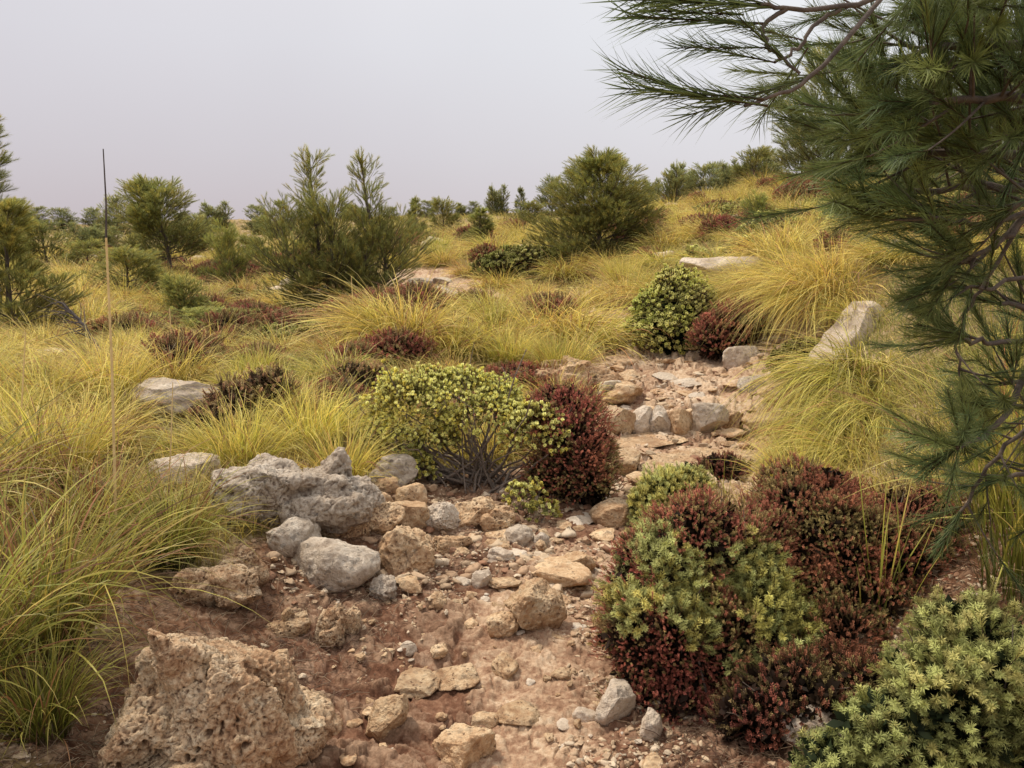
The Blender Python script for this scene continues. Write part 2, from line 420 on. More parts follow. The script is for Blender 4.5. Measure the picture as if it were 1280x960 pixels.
# path polyline: px,py,halfwidth(m)
PATH = [(560,1100,.7),(590,960,.72),(625,850,.62),(660,760,.55),(700,690,.5),(745,640,.5),(830,590,.6),(880,540,.8),(870,490,.85),(850,455,.75),(800,425,.45),(781,405,.3),(762,388,.28),(700,378,.35),(610,380,.4),(570,368,.55),(540,352,.65),(520,343,.4)]
def _simplehit(px, py, Hf):
    d = ray(px, py); t = np.geomspace(1.2, 110, 420)
    P = np.array([0, 0, CAMZ]) + d * t[:, None]
    s = P[:, 2] < Hf(P[:, 0], P[:, 1])
    if not s.any(): return None
    i = int(np.argmax(s)); i0 = max(i - 1, 0)
    t2 = np.linspace(t[i0], t[i], 30); P = np.array([0, 0, CAMZ]) + d * t2[:, None]
    s = P[:, 2] < Hf(P[:, 0], P[:, 1]); j = int(np.argmax(s)) if s.any() else 29
    return P[j]
_pp = np.array([np.r_[_simplehit(a, b, H0)[:2], w] for a, b, w in PATH])
def pathdist(x, y):
    """signed: <0 inside (in units of halfwidth-normalised metres)"""
    best = np.full(len(x), 1e9)
    for i in range(len(_pp) - 1):
        a, b = _pp[i], _pp[i + 1]; ab = b[:2] - a[:2]
        t = np.clip(((x - a[0]) * ab[0] + (y - a[1]) * ab[1]) / (ab @ ab), 0, 1)
        d = np.hypot(x - a[0] - ab[0] * t, y - a[1] - ab[1] * t) - (a[2] + (b[2] - a[2]) * t)
        best = np.minimum(best, d)
    return best
def soilmask(x, y):
    """bare red-brown soil to the left of the lower path"""
    m = 0
    for (px, py, rad) in [(430,900,.5),(440,800,.5),(400,740,.4),(540,690,.5),(560,640,.45),(600,610,.45),(700,650,.4),(540,600,.35),(900,930,.4),(330,820,.35),(680,620,.4),(1000,920,.5),(1090,830,.5),(1150,720,.5),(180,890,.4),(230,770,.3),(300,850,.35)]:
        p = _soilp[(px, py)]
        m = np.maximum(m, 1 - sstep(rad * .6, rad * 1.2, np.hypot(x - p[0], y - p[1])))
    return m
_soilp = {(a, b): _simplehit(a, b, H0) for a, b in [(430,900),(440,800),(400,740),(540,690),(560,640),(600,610),(700,650),(540,600),(900,930),(330,820),(680,620),(1000,920),(1090,830),(1150,720),(180,890),(230,770),(300,850)]}
def H(x, y, fine=False, masks=False):
    x = np.atleast_1d(np.asarray(x, float)); y = np.atleast_1d(np.asarray(y, float))
    z = H0(x, y); p = np.stack([x, y], 1); r = np.hypot(x, y)
    pd = pathdist(x, y); off = sstep(0, .5, pd)
    near = 1 - sstep(25, 70, r)
    z = z + off * (fbm(p * .9, 3, 5) * .10) * sstep(1.5, 5, r) + fbm(p * 3.1, 3, 9) * (.02 + .012 * off)
    z = z + sstep(12, 25, r) * fbm(p * .14, 3, 15) * .35
    if fine:
        onp = 1 - off
        w = p + .06 * np.stack([fbm(p * 5, 2, 31), fbm(p * 5, 2, 47)], 1)
        f1, f2, c1, t1 = worley_t(w * np.array([5.0, 7.5]), 3)
        g1, g2, c2, t2 = worley_t(w * np.array([12, 16.]), 8)
        h1_, h2_, c3, t3 = worley_t(w * np.array([30, 36.]), 18)
        e1 = sstep(.03, .14, f2 - f1); e2 = sstep(.04, .2, g2 - g1)
        lvl = sstep(-.2, .5, fbm(p * 1.3, 2, 71))
        stony = np.clip(onp * (.25 + .75 * sstep(4.2, 5.2, r)) * (.5 + .5 * lvl) + .25 * soilmask(x, y), 0, 1) * near
        z = z + stony * e1 * ((c1 ** 1.5) * .06 + np.clip(t1, -.6, .6) * .075)
        z = z + (.3 + .7 * onp) * (.35 + .65 * stony) * e2 * (c2 * .018 + np.clip(t2, -.6, .6) * .032) * near * 1.2
        z = z + (.2 + .8 * onp) * sstep(.03, .2, h2_ - h1_) * (c3 * .006 + t3 * .006) * near * (r < 12)
        # strata: low ledges running across the track from the step upwards
        led = sstep(4.7, 5.6, r) * onp * near * (1 - sstep(14, 18, r))
        zz = z * 16 + fbm(p * 1.7, 2, 88) * 1.4; q = np.floor(zz) + sstep(.35, .65, zz - np.floor(zz))
        z = z + led * (q - zz) / 16 * .5
        z = z + (fbm(p * 9, 5, 21, .62) * .017 + fbm(p * 40, 3, 25, .6) * .0045) * near
    if masks:
        return z, pd, off, (stony * e1 * c1 if fine else 0), (c2 * e2 if fine else 0), c1
    return z
def hit(px, py):
    return _simplehit(px, py, H)

def build_ground():
    thd = np.linspace(-R(43), R(43), 1080)
    ths = np.concatenate([np.linspace(-pi, -R(43), 70)[:-1], thd, np.linspace(R(43), pi, 70)[1:]])
    rs = np.concatenate([np.geomspace(.2, 1.5, 14)[:-1], np.geomspace(1.5, 22, 660)[:-1], np.geomspace(22, 90, 130)[:-1], np.geomspace(90, 4000, 30)])
    TH, RR = np.meshgrid(ths, rs)
    x = (RR * np.sin(TH)).ravel(); y = (RR * np.cos(TH)).ravel()
    z, pd, off, st, sm, c1 = H(x, y, fine=True, masks=True)
    V = np.stack([x, y, z], 1)
    nr, nt_ = TH.shape
    idx = np.arange(nr * nt_).reshape(nr, nt_)
    Fq = np.stack([idx[:-1, :-1], idx[:-1, 1:], idx[1:, 1:], idx[1:, :-1]], -1).reshape(-1, 4)
    soil = soilmask(x, y)
    C = np.stack([1 - off, soil, np.clip(st * .8 + sm * .35, 0, 1)], 1)
    g = Geo(); g.add(V, Fq, C)
    m, nt = new_mat('stony_ground')
    geo = N(nt, 'ShaderNodeNewGeometry'); pos = geo.outputs['Position']
    a = N(nt, 'ShaderNodeAttribute', attribute_name='Col'); sp = N(nt, 'ShaderNodeSeparateColor'); nt.links.new(a.outputs['Color'], sp.inputs[0])
    n0 = noise(nt, pos, .8, 4); n1 = noise(nt, pos, 5, 6, .6); n2 = noise(nt, pos, 40, 5, .65); n3 = noise(nt, pos, 170, 4, .65)
    grass = ramp(nt, mth(nt, 'MULTIPLY_ADD', n2, .5, mth(nt, 'MULTIPLY', n0, .5)), [(.35, (.13, .09, .04)), (.5, (.25, .17, .075)), (.65, (.36, .28, .12))])
    redsoil = ramp(nt, mth(nt, 'MULTIPLY_ADD', n2, .6, mth(nt, 'MULTIPLY', n1, .4)), [(.3, (.06, .027, .017)), (.5, (.15, .068, .040)), (.7, (.28, .145, .088))])
    dust = ramp(nt, mth(nt, 'MULTIPLY_ADD', n2, .45, mth(nt, 'MULTIPLY', n1, .55)), [(.32, (.14, .07, .042)), (.46, (.32, .19, .12)), (.6, (.49, .335, .22)), (.73, (.60, .45, .32))])
    stone = ramp(nt, mth(nt, 'MULTIPLY_ADD', n2, .5, mth(nt, 'MULTIPLY', n1, .5)), [(.3, (.36, .23, .14)), (.5, (.58, .42, .28)), (.7, (.72, .59, .44))])
    pm = mth(nt, 'SMOOTH_MIN', mth(nt, 'ADD', sp.outputs[0], mth(nt, 'MULTIPLY_ADD', n1, .8, -.4)), 1.0, .1)
    ramp_p = N(nt, 'ShaderNodeMapRange'); nt.links.new(mth(nt, 'ADD', sp.outputs[0], mth(nt, 'MULTIPLY_ADD', n1, .9, -.45)), ramp_p.inputs[0])
    ramp_p.inputs[1].default_value = .3; ramp_p.inputs[2].default_value = .75
    ramp_s = N(nt, 'ShaderNodeMapRange'); nt.links.new(mth(nt, 'ADD', sp.outputs[1], mth(nt, 'MULTIPLY_ADD', n1, .8, -.4)), ramp_s.inputs[0])
    ramp_s.inputs[1].default_value = .25; ramp_s.inputs[2].default_value = .7
    # dust over soil
    c0 = mixc(nt, ramp_p.outputs[0], grass, dust)
    sfac = mth(nt, 'MULTIPLY', ramp_s.outputs[0], .92)
    c0 = mixc(nt, sfac, c0, redsoil)
    mr = N(nt, 'ShaderNodeMapRange'); nt.links.new(mth(nt, 'ADD', sp.outputs[2], mth(nt, 'MULTIPLY_ADD', n2, .5, -.25)), mr.inputs[0])
    mr.inputs[1].default_value = .12; mr.inputs[2].default_value = .5
    c0 = mixc(nt, mth(nt, 'MULTIPLY', mr.outputs[0], mth(nt, 'MULTIPLY_ADD', ramp_s.outputs[0], -.5, .85)), c0, stone)
    c0 = mixc(nt, 1.0, c0, mixc(nt, n3, (.6, .6, .6), (1.35, 1.35, 1.35)), 'MULTIPLY')
    b = N(nt, 'ShaderNodeBsdfPrincipled'); b.inputs['Roughness'].default_value = .95; b.inputs['Specular IOR Level'].default_value = .1
    nt.links.new(c0, b.inputs['Base Color'])
    bp = N(nt, 'ShaderNodeBump'); bp.inputs['Strength'].default_value = .7; bp.inputs['Distance'].default_value = .015
    nt.links.new(mth(nt, 'ADD', mth(nt, 'MULTIPLY', n2, .6), mth(nt, 'MULTIPLY', n3, .4)), bp.inputs['Height']); nt.links.new(bp.outputs[0], b.inputs['Normal'])
    o = N(nt, 'ShaderNodeOutputMaterial'); nt.links.new(b.outputs[0], o.inputs['Surface'])
    tag(link('ground', g.mesh('ground', m, True)), 'rocky red-brown earth and dry turf with a dusty stony footpath', kind='structure')

# ------------------------------------------------------------------ rocks
_ico = {}
def ico(sub):
    if sub not in _ico:
        bm = bmesh.new(); bmesh.ops.create_icosphere(bm, subdivisions=sub, radius=1)
        V = np.array([v.co[:] for v in bm.verts]); Fc = np.array([[v.index for v in f.verts] for f in bm.faces]); bm.free()
        _ico[sub] = (V, Fc)
    return _ico[sub]
def rock_geo(seed, kind='block', sub=5, dims=(1, 1, 1), rough=1.0):
    """returns V (x,y in +-.5*dims, z from about -.3 to 1 *dims), F, C"""
    r = np.random.default_rng(seed)
    V, Fc = ico(sub); V = V.copy(); n = V / np.linalg.norm(V, axis=1, keepdims=True)
    nc = dict(block=11, smooth=6, karst=8, slab=9)[kind]
    for k in range(nc):
        pn = r.normal(0, 1, 3)
        if kind == 'slab' and k < 2: pn = np.array([r.normal(0, .12), r.normal(0, .12), 1.])
        if kind == 'block' and k < 1: pn = np.array([r.normal(0, .25), r.normal(0, .25), 1.])
        pn /= np.linalg.norm(pn)
        d = r.uniform(.5, .82) if kind in ('block', 'slab') else r.uniform(.62, .9)
        q = V @ pn - d
        V = V - np.where(q > 0, q * (.97 if kind != 'smooth' else .8), 0)[:, None] * pn
    lo, hi = V.min(0), V.max(0)
    V = (V - (lo + hi) / 2) / (hi - lo)          # unit box +-.5
    P = V * np.array(dims) / max(dims) * 2.2 + seed * 3.7
    cav = np.zeros(len(V))
    if kind == 'karst':
        w = P + .35 * np.stack([fbm(P * 1.5 + 9 * k, 2, seed + k) for k in range(3)], 1)
        b = fbm(w * 1.3, 3, seed) ; rd = fbm(w * 2.6, 5, seed + 9, .55, ridged=True)
        f1, f2, _ = worley(w * 3.1, seed); g1, g2, _ = worley(w * 7.5, seed + 3)
        pit = 1 - sstep(.12, .42, f1); pit2 = 1 - sstep(.15, .42, g1)
        big = sstep(-.05, .35, fbm(w * 1.1, 2, seed + 40))
        h1, h2, hc = worley(w * 4.3 + 5, seed + 6)
        k1, k2, kc = worley(w * 2.0 + 3, seed + 16)
        disp = b * .06 + rd * .018 - pit * big * .055 - pit2 * .024 * (.4 + big) + (kc - .5) * .05 * sstep(.0, .16, k2 - k1) + (hc - .5) * .03 * sstep(.0, .14, h2 - h1) + fbm(P * 12, 5, seed + 5, .75) * .026
        cav = np.clip(pit * big * 1.1 + pit2 * .5 + (1 - sstep(0, .12, k2 - k1)) * .6 + (1 - sstep(0, .1, h2 - h1)) * .3 - .12, 0, 1)
    elif kind == 'slab':
        disp = fbm(P * 1.6, 3, seed) * .05 + fbm(P * 7, 4, seed + 5, .6) * .022
        lay = np.sin((P[:, 2] * 9 + fbm(P * 1.5, 2, seed + 3) * 1.6) * 2) ; disp = disp + lay * .012
        cav = np.clip(-lay * .4 + fbm(P * 3, 3, seed + 8) * .6, 0, 1)
    elif kind == 'smooth':
        rd = fbm(P * 2.2, 3, seed + 9, ridged=True)
        disp = fbm(P * 1.3, 3, seed) * .08 + rd * .04 + fbm(P * 9, 4, seed + 5, .65) * .018
        cav = np.clip(fbm(P * 2.4, 3, seed + 8) * .6 - rd * .2, 0, 1)
    else:
        rd = fbm(P * 2.4, 4, seed + 9, .6, ridged=True)
        disp = fbm(P * 1.4, 3, seed) * .055 + rd * .03 + fbm(P * 10, 5, seed + 5, .65) * .024
        cav = np.clip(-rd * .5 + .05 + fbm(P * 3, 2, seed + 8) * .4, 0, 1)
    nn = V / (np.linalg.norm(V, axis=1, keepdims=True) + 1e-6)
    V = V + nn * (disp * 1.6 * rough)[:, None] * np.array([1, 1, .9])
    V = V * np.array(dims); V[:, 2] += dims[2] * .28
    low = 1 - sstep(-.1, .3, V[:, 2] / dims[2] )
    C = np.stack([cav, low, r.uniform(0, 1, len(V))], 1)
    return V, Fc, C
def crag_mesh(name, seed, dims, mat, nblk=9, det=120, rough=1.0):
    """fractured outcrop: overlapping angular blocks fused into one skin, then weathered"""
    r = np.random.default_rng(seed); g = Geo()
    for k in range(nblk):
        q = r.uniform(-1, 1, 2) * .8 if k else np.zeros(2); q *= 1 if np.hypot(*q) < .8 else .7
        hh = (1 - .5 * np.hypot(*q)) * r.uniform(.6, 1.15); sx = r.uniform(.3, .62)
        V, Fc, C = rock_geo(seed * 13 + k, ['block', 'slab', 'block'][k % 3], 4, (sx, sx * r.uniform(.7, 1.1), max(.35, hh)), .8)
        a = r.uniform(0, pi); V = np.stack([V[:, 0] * cos(a) - V[:, 1] * sin(a), V[:, 0] * sin(a) + V[:, 1] * cos(a), V[:, 2]], 1)
        V[:, 2] += V[:, 0] * r.uniform(-.25, .25)
        V[:, :2] += q * .5; g.add(V * np.array(dims), Fc)
    V = np.concatenate(g.V); V[:, 2] *= 1
    me = bpy.data.meshes.new('tmp'); Fa = np.concatenate(g.F[3]); me.from_pydata(V.tolist(), [], Fa.tolist())
    ob = bpy.data.objects.new('tmp', me); COL.objects.link(ob)
    md = ob.modifiers.new('r', 'REMESH'); md.mode = 'VOXEL'; md.voxel_size = max(dims) / det
    dg = bpy.context.evaluated_depsgraph_get(); ev = ob.evaluated_get(dg); m2 = ev.to_mesh()
    n = len(m2.vertices); V = np.empty(n * 3); m2.vertices.foreach_get('co', V); V = V.reshape(-1, 3)
    Nn = np.empty(n * 3); m2.vertices.foreach_get('normal', Nn); Nn = Nn.reshape(-1, 3)
    E = np.empty(len(m2.edges) * 2, np.int64); m2.edges.foreach_get('vertices', E); E = E.reshape(-1, 2)
    Fq = np.array([p.vertices[:] for p in m2.polygons if len(p.vertices) == 4]); Ft = np.array([p.vertices[:] for p in m2.polygons if len(p.vertices) == 3])
    ev.to_mesh_clear(); bpy.data.objects.remove(ob); bpy.data.meshes.remove(me)
    S = max(dims); P = V / S * 2.4 + seed * 3.1
    w = P + .12 * np.stack([fbm(P * 3 + 9 * k, 2, seed + k) for k in range(3)], 1)
    f1, f2, c1 = worley(w * 5.5, seed); g1, g2, c2 = worley(w * 13, seed + 3); big = sstep(-.1, .3, fbm(w * 1.6, 2, seed + 40))
    pit = (1 - sstep(.1, .38, f1)) * big; pit2 = (1 - sstep(.12, .4, g1)) * (.3 + .7 * big)
    crack = 1 - sstep(.0, .09, f2 - f1); hi = fbm(P * 9, 6, seed + 5, .68)
    disp = (fbm(P * 2, 3, seed) * .035 - pit * .055 - pit2 * .02 - crack * .006 + (c1 - .5) * .02 + hi * .028) * rough * .55
    V2 = V + Nn * (disp * S)[:, None]
    def lap(W, it):
        A = W.copy()
        for _ in range(it):
            sm_ = np.zeros_like(A); ct = np.zeros(len(A)); np.add.at(sm_, E[:, 0], A[E[:, 1]]); np.add.at(sm_, E[:, 1], A[E[:, 0]])
            ct = np.bincount(E.ravel(), minlength=len(A)); A = sm_ / np.maximum(ct, 1)[:, None]
        return A
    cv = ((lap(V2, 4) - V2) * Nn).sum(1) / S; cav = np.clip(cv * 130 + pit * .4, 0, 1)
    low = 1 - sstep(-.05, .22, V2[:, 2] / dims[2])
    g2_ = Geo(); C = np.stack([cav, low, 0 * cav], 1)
    g2_.add(V2, Fq, C)
    if len(Ft): g2_.F.setdefault(3, []).append(Ft)
    return g2_.mesh(name, MATS[mat], True)
def rock_mesh(name, seed, kind, sub, dims, mat, rough=1.0):
    g = Geo(); V, Fc, C = rock_geo(seed, kind, min(sub, 7), dims, rough); g.add(V, Fc, C)
    return g.mesh(name, MATS[mat], True)

LAND = []   # landmarks for labels of smaller repeats: (phrase, px, py)
def mark(phrase, px, py): LAND.append((phrase, px, py))
OCC = []    # occupied discs (x,y,r) in plan
def occ(x, y, r): OCC.append((x, y, r))
def free(x, y, r):
    return all((x - a) ** 2 + (y - b) ** 2 > (r + c) ** 2 for a, b, c in OCC)

ORD = ['nearest', 'second nearest', 'third nearest', 'fourth nearest', 'fifth nearest', 'sixth nearest', 'seventh nearest', 'eighth nearest', 'ninth nearest', 'tenth nearest', 'eleventh nearest', 'twelfth nearest']
_pending = []
def auto(o, noun, cat, group):
    """label later by the named landmark it lies next to in the photograph"""
    _pending.append((o, noun, cat, group))
def finish_labels():
    buckets = {}
    for o, noun, cat, group in _pending:
        px, py = project(o.location)
        best = sorted(LAND, key=lambda l: (l[1] - px) ** 2 + ((l[2] - py) * 1.5) ** 2)[0]
        dx, dy = px - best[1], (py - best[2]) * 1.3
        if abs(dx) > abs(dy): rel = 'left of' if dx < 0 else 'right of'
        else: rel = 'beyond' if dy < 0 else 'in front of'
        buckets.setdefault((noun, rel, best[0]), []).append((math.hypot(dx, dy), o, cat, group))
    for (noun, rel, ph), L in buckets.items():
        L.sort(key=lambda e: e[0])
        for i, (d, o, cat, group) in enumerate(L):
            w = ('the only one ' if False else '') if len(L) == 1 else (ORD[i] + ' ' if i < len(ORD) else 'number %d from the landmark ' % (i + 1))
            lab = '%s, %s%s %s' % (noun, w, rel, ph) if w else '%s %s %s' % (noun, rel, ph)
            tag(o, lab, cat, group)
build_ground()

# ------------------------------------------------------------------ named rocks
# label, landmark phrase or None, px, base py, width px, height px, depth ratio, kind, mat, rotz, seed, subdiv, roughness
ROCKS = [
 ('large grey-white weathered outcrop ridge left of the track, under the grass tuft','grey outcrop',352,668,205,112,.75,'crag','grey',.3,11,16,1.7),
 ('low knobbly grey ledge joining the grey outcrop on its right end',None,440,676,100,60,.8,'crag','tan',.1,12,9,1.6),
 ('big pitted tan boulder with dark hollows at the bottom left corner','pitted tan boulder',248,985,245,235,.85,'crag','rust',.4,13,20,1.8),
 ('rough brown lump in front of the big pitted tan boulder at the lower edge',None,215,1015,200,60,.6,'crag','rust',1.1,14,10,1.5),
 ('smooth blue-grey boulder with a pointed left end','smooth grey boulder',413,740,112,66,.8,'smooth','grey',.15,15,5,.8),
 ('small smooth grey rock resting above the smooth grey boulder',None,364,694,66,46,.8,'smooth','grey',.9,16,5,.8),
 ('dark grey lump in shade left of the smooth grey boulder',None,300,742,90,56,.8,'crag','rust',.4,17,8,1.4),
 ('round tan rock riddled with small pits beside the smooth grey boulder','pitted round rock',508,722,74,66,.9,'karst','tan',.8,18,6,.8),
 ('small square tan block standing on top of the rock heap','square tan block',513,634,40,34,.9,'block','tan',.2,19,5,.7),
 ('tan block wedged directly beneath the square tan block',None,507,662,52,34,1.,'block','tan',.7,20,5,.9),
 ('flat layered grey slab leaning behind the square tan block',None,487,612,68,44,.8,'slab','grey',.2,21,5,.9),
 ('knobbly pitted lump left of the square tan block',None,462,662,62,46,.9,'karst','tan',.5,22,6,1.),
 ('pale knobbly lump right of the square tan block',None,547,668,50,40,.9,'karst','pale',1.5,23,6,1.),
 ('flat-topped brown rock in front of the woody stems','flat-topped rock',603,664,88,52,.8,'crag','tan',.05,24,7,1.1),
 ('rounded cream stone below the flat-topped rock',None,650,683,38,28,.9,'smooth','pale',.3,25,5,.8),
 ('small knobbly cream stone touching the rounded cream stone',None,677,685,22,20,.9,'karst','pale',.3,26,4,.8),
 ('angular tan boulder with a dark gap under it in the middle of the track','angular tan boulder',667,790,76,64,.9,'block','tan',.5,27,6,1.1),
 ('low rounded tan stone touching the left foot of the angular tan boulder',None,627,798,42,32,.9,'karst','tan',.2,28,5,.7),
 ('flat grey-tan slab half buried behind the angular tan boulder',None,700,742,80,24,.9,'slab','tan',.2,29,5,.8),
 ('deeply pitted tan rock standing in red soil','deeply pitted rock',419,810,66,70,.8,'crag','rust',1.9,30,10,1.8),
 ('low knobbly tan rock left of the deeply pitted rock',None,358,796,64,36,.8,'crag','tan',.9,31,6,1.2),
 ('small grey-white rock with dark streaks below the smooth grey boulder',None,478,752,34,34,.9,'karst','grey',.9,32,5,.9),
 ('upright cream stone in the red soil left of the angular tan boulder',None,602,737,26,28,.8,'block','pale',.4,33,4,.8),
 ('small rough tan stone below the pitted round rock',None,547,768,28,28,.9,'karst','tan',2.4,34,4,.9),
 ('oval cream pebble standing out on the red soil',None,508,822,26,20,.9,'smooth','pale',.4,35,4,.5),
 ('angular orange-tan block at the lower edge left of the track','orange-tan block',482,928,60,66,.9,'block','tan',.9,36,6,.9),
 ('broad wedge of tan stone at the bottom centre','bottom tan wedge',583,966,88,62,.8,'block','tan',.35,37,6,.9),
 ('tall pale triangular rock at the right edge of the track','pale triangular rock',765,906,60,62,.7,'block','pale',.7,38,5,.8),
 ('pale cracked rock right of the pale triangular rock',None,815,924,36,44,.8,'block','pale',1.7,39,5,.9),
 ('small pale stone with dark underside left of the pale triangular rock',None,733,905,34,20,.8,'block','pale',.2,40,4,.8),
 ('grey rock half hidden by the juniper at the bottom right',None,1022,938,90,56,.8,'block','grey',.2,41,5,.9),
 ('broken tan slab plate above the orange-tan block',None,568,866,62,24,.8,'slab','tan',.6,42,5,1.),
 ('ragged tan slab left of the broken tan slab plate',None,520,872,60,20,.8,'slab','tan',-.2,43,5,1.),
 ('dark reddish-brown stone among the slabs',None,607,912,38,22,.8,'block','tan',.4,44,4,.9),
 ('low tan slab right of the dark reddish-brown stone',None,648,914,56,20,.8,'slab','tan',.1,45,5,.9),
 ('thin yellowish flake lying flat on the dusty track',None,703,852,32,12,.6,'slab','tan',.5,46,4,.6),
 ('long narrow tan stone at the lower left of the track',None,437,914,32,14,.5,'block','tan',.6,47,4,.7),
 ('embedded tan hump in the track beside the heath bush','embedded tan hump',772,660,66,34,.9,'block','tan',.2,48,6,.8),
 ('flat tan stone on the track beyond the angular tan boulder',None,714,720,54,28,.8,'block','tan',.8,49,5,.8),
 ('pale tan slab left of the flat tan stone on the track',None,627,706,36,22,.8,'slab','pale',.2,50,5,.8),
 ('tan ledge between the track and the lower heath bush',None,765,800,40,70,.8,'block','tan',.2,51,5,.9),
 ('broad tan boulder at the left end of the stone step','left step boulder',771,549,46,44,.9,'block','tan',.2,60,5,.7),
 ('whitish squared stone second from the left in the step',None,800,545,32,42,.8,'block','pale',.1,61,5,.6),
 ('grey upright squared stone in the middle of the step','stone step',826,546,27,42,.8,'block','grey',.05,62,5,.5),
 ('rounded tan stone right of the grey squared step stone',None,853,546,36,38,.8,'block','tan',.3,63,5,.8),
 ('large pale stone with white top at the right of the step',None,889,547,46,48,.8,'block','pale',.25,64,5,.7),
 ('rusty brown lump closing the step on the right',None,919,545,30,32,.9,'karst','tan',.3,65,5,.9),
 ('slanted tan rock at the right edge of the track by the step','slanted rock',966,549,62,32,.8,'block','tan',.5,66,5,1.),
 ('blue-grey flat rock beyond the step on the right',None,945,492,42,24,.8,'block','grey',.2,67,5,.9),
 ('pale tan rock under the dark red heath beside the track','pale trackside rock',931,462,48,28,.9,'block','pale',.2,68,5,.8),
 ('striped tan ledge on the left edge of the track','striped ledge',722,494,100,50,.8,'crag','tan',-.5,69,8,1.1),
 ('rounded tan hump in the track in front of the striped ledge',None,778,508,60,26,.9,'slab','tan',-.3,70,5,.9),
 ('small grey boulder beside the striped ledge',None,762,500,32,26,.9,'block','grey',.3,71,4,.9),
 ('wide flat ledge crossing the track below the step','lower ledge',905,602,175,24,.6,'crag','tan',.05,72,9,1.),
 ('flat tan plate in the track just below the step',None,815,566,110,10,.7,'slab','tan',.02,73,5,.9),
 ('tan rock at the left edge of the track below the heath bush',None,785,598,46,34,.9,'block','tan',.9,74,5,.9),
 ('small tan stone left of the lower ledge',None,862,610,34,24,.9,'block','pale',.9,75,4,.9),
 ('long white sloping rock on the right bank','long white bank rock',1042,474,70,165,1.0,'slab','pale',-.3,76,6,.7),
 ('small pale stones showing under grass below the long white bank rock',None,1022,468,34,24,.9,'block','pale',.4,77,4,.9),
 ('low white rock slab lying in the grass of the right slope','white slope slab',922,357,122,36,.6,'slab','pale',.1,78,5,.8),
 ('small round white rock beside the big bushy pine',None,834,327,30,15,.8,'block','pale',.2,79,4,.9),
 ('white boulder at the bend of the far track','far white boulder',540,313,30,17,.8,'smooth','pale',.2,80,4,.9),
 ('small white boulder beyond the far white boulder',None,633,284,17,10,.8,'smooth','pale',.9,81,3,.9),
 ('white rock behind a young pine near the skyline',None,588,296,20,16,.8,'block','pale',.9,82,4,.9),
 ('pale flat slab lying in grass on the left','left grass slab',215,524,118,44,.6,'slab','pale',.35,83,6,.8),
 ('cream rock hidden behind tall grass blades left of the grey outcrop',None,222,612,88,44,.8,'block','pale',.2,84,6,.9),
 ('heap of pink-white stones on the far track','far pale heap',527,360,36,12,.8,'karst','pale',.2,85,4,.9),
 ('pink-white flat rock on the far track below the far pale heap',None,550,374,46,14,.8,'block','pale',.3,86,4,.9),
 ('cream stone at the near end of the far track',None,597,388,26,14,.9,'smooth','pale',.3,87,4,.9),
 ('pale stone right of the far pale heap',None,553,358,24,12,.9,'block','pale',.3,88,4,.9),
 ('white rock under the branches of the two-topped pine',None,405,378,34,20,.9,'block','pale',.3,89,4,.9),
 ('reddish broken ledge in the soil between the pitted round rock and the flat-topped rock',None,560,700,60,30,.8,'crag','tan',.3,92,5,1.1),
 ('low jagged tan ledge between the big pitted boulder and the deeply pitted rock',None,345,850,70,34,.8,'crag','tan',.3,93,6,1.1),
 ('brown crumbly ledge under the stiff green tussock',None,250,765,120,60,.8,'crag','rust',.8,94,10,1.5),
 ('fractured tan ledge along the right side of the track above the step',None,985,505,70,34,.7,'crag','tan',.3,95,6,1.),
 ('flat broken tan ledge left of the step',None,742,560,70,34,.8,'crag','tan',-.3,96,6,1.),
 ('pale lump at the edge of the track by the green cushion bush',None,795,440,20,18,.9,'block','pale',.3,90,4,.9),
 ('grey lump where the track narrows',None,785,422,18,14,.9,'block','grey',.3,91,4,.9),
]
for (lab, lm, px, py, w, h, dr, kind, mt, rz, sd, sub, rough) in ROCKS:
    p = hit(px, py)
    if p is None: continue
    s = p[1] / F
    dims = (w * s * 1.04, w * s * dr * (1.0), h * s * 1.12)
    if h / w < .45: dims = (dims[0], dims[1] * 1.25, dims[2])
    c = p + np.array([0, dims[1] * .38, 0]); c[2] = H(c[0], c[1])[0]
    c[2] = min(c[2], p[2] + .05) if sd not in (76,) else c[2] - .1
    o = link('rock', crag_mesh('rock', sd, dims, mt, sub, 60 + int(w * .35), rough) if kind == 'crag' else rock_mesh('rock', sd, kind, sub, dims, mt, rough), None, c, rz * .6)
    tag(o, lab, 'rock')
    if sd == 76: o.rotation_euler = (-.4, .62, -.2)
    occ(c[0], c[1], dims[0] * .42)
    if lm: mark('the ' + lm, px, py - h * .4)

# ------------------------------------------------------------------ templates for leaves
def yv(py): return py
HEATH_T = [needle_tpl(s, .04, 26, .0095, .0022, .45, 1.0, t0=.1, leafy=True, seg=2) for s in (1, 2, 3)]
JUNI_T = [needle_tpl(s, .055, 34, .019, .0022, .6, 1.2, t0=.15, leafy=True, seg=2) for s in (4, 5, 6)]
STAR_T = [needle_tpl(s, .07, 46, .024, .0023, .3, 1.3, t0=.15, leafy=True, seg=2) for s in (7, 8, 9)]
EUPH_T = [needle_tpl(s, .04, 30, .015, .0045, .3, 1.3, t0=.35, leafy=True, seg=2) for s in (10, 11, 12)]
CUSH_T = [needle_tpl(s, .04, 20, .016, .008, .3, 1.2, t0=.3, leafy=True, seg=2) for s in (13, 14)]
FARL_T = [needle_tpl(s, .09, 12, .05, .018, .3, 1.1, t0=.2, stem=False, leafy=True, seg=2) for s in (15, 16)]

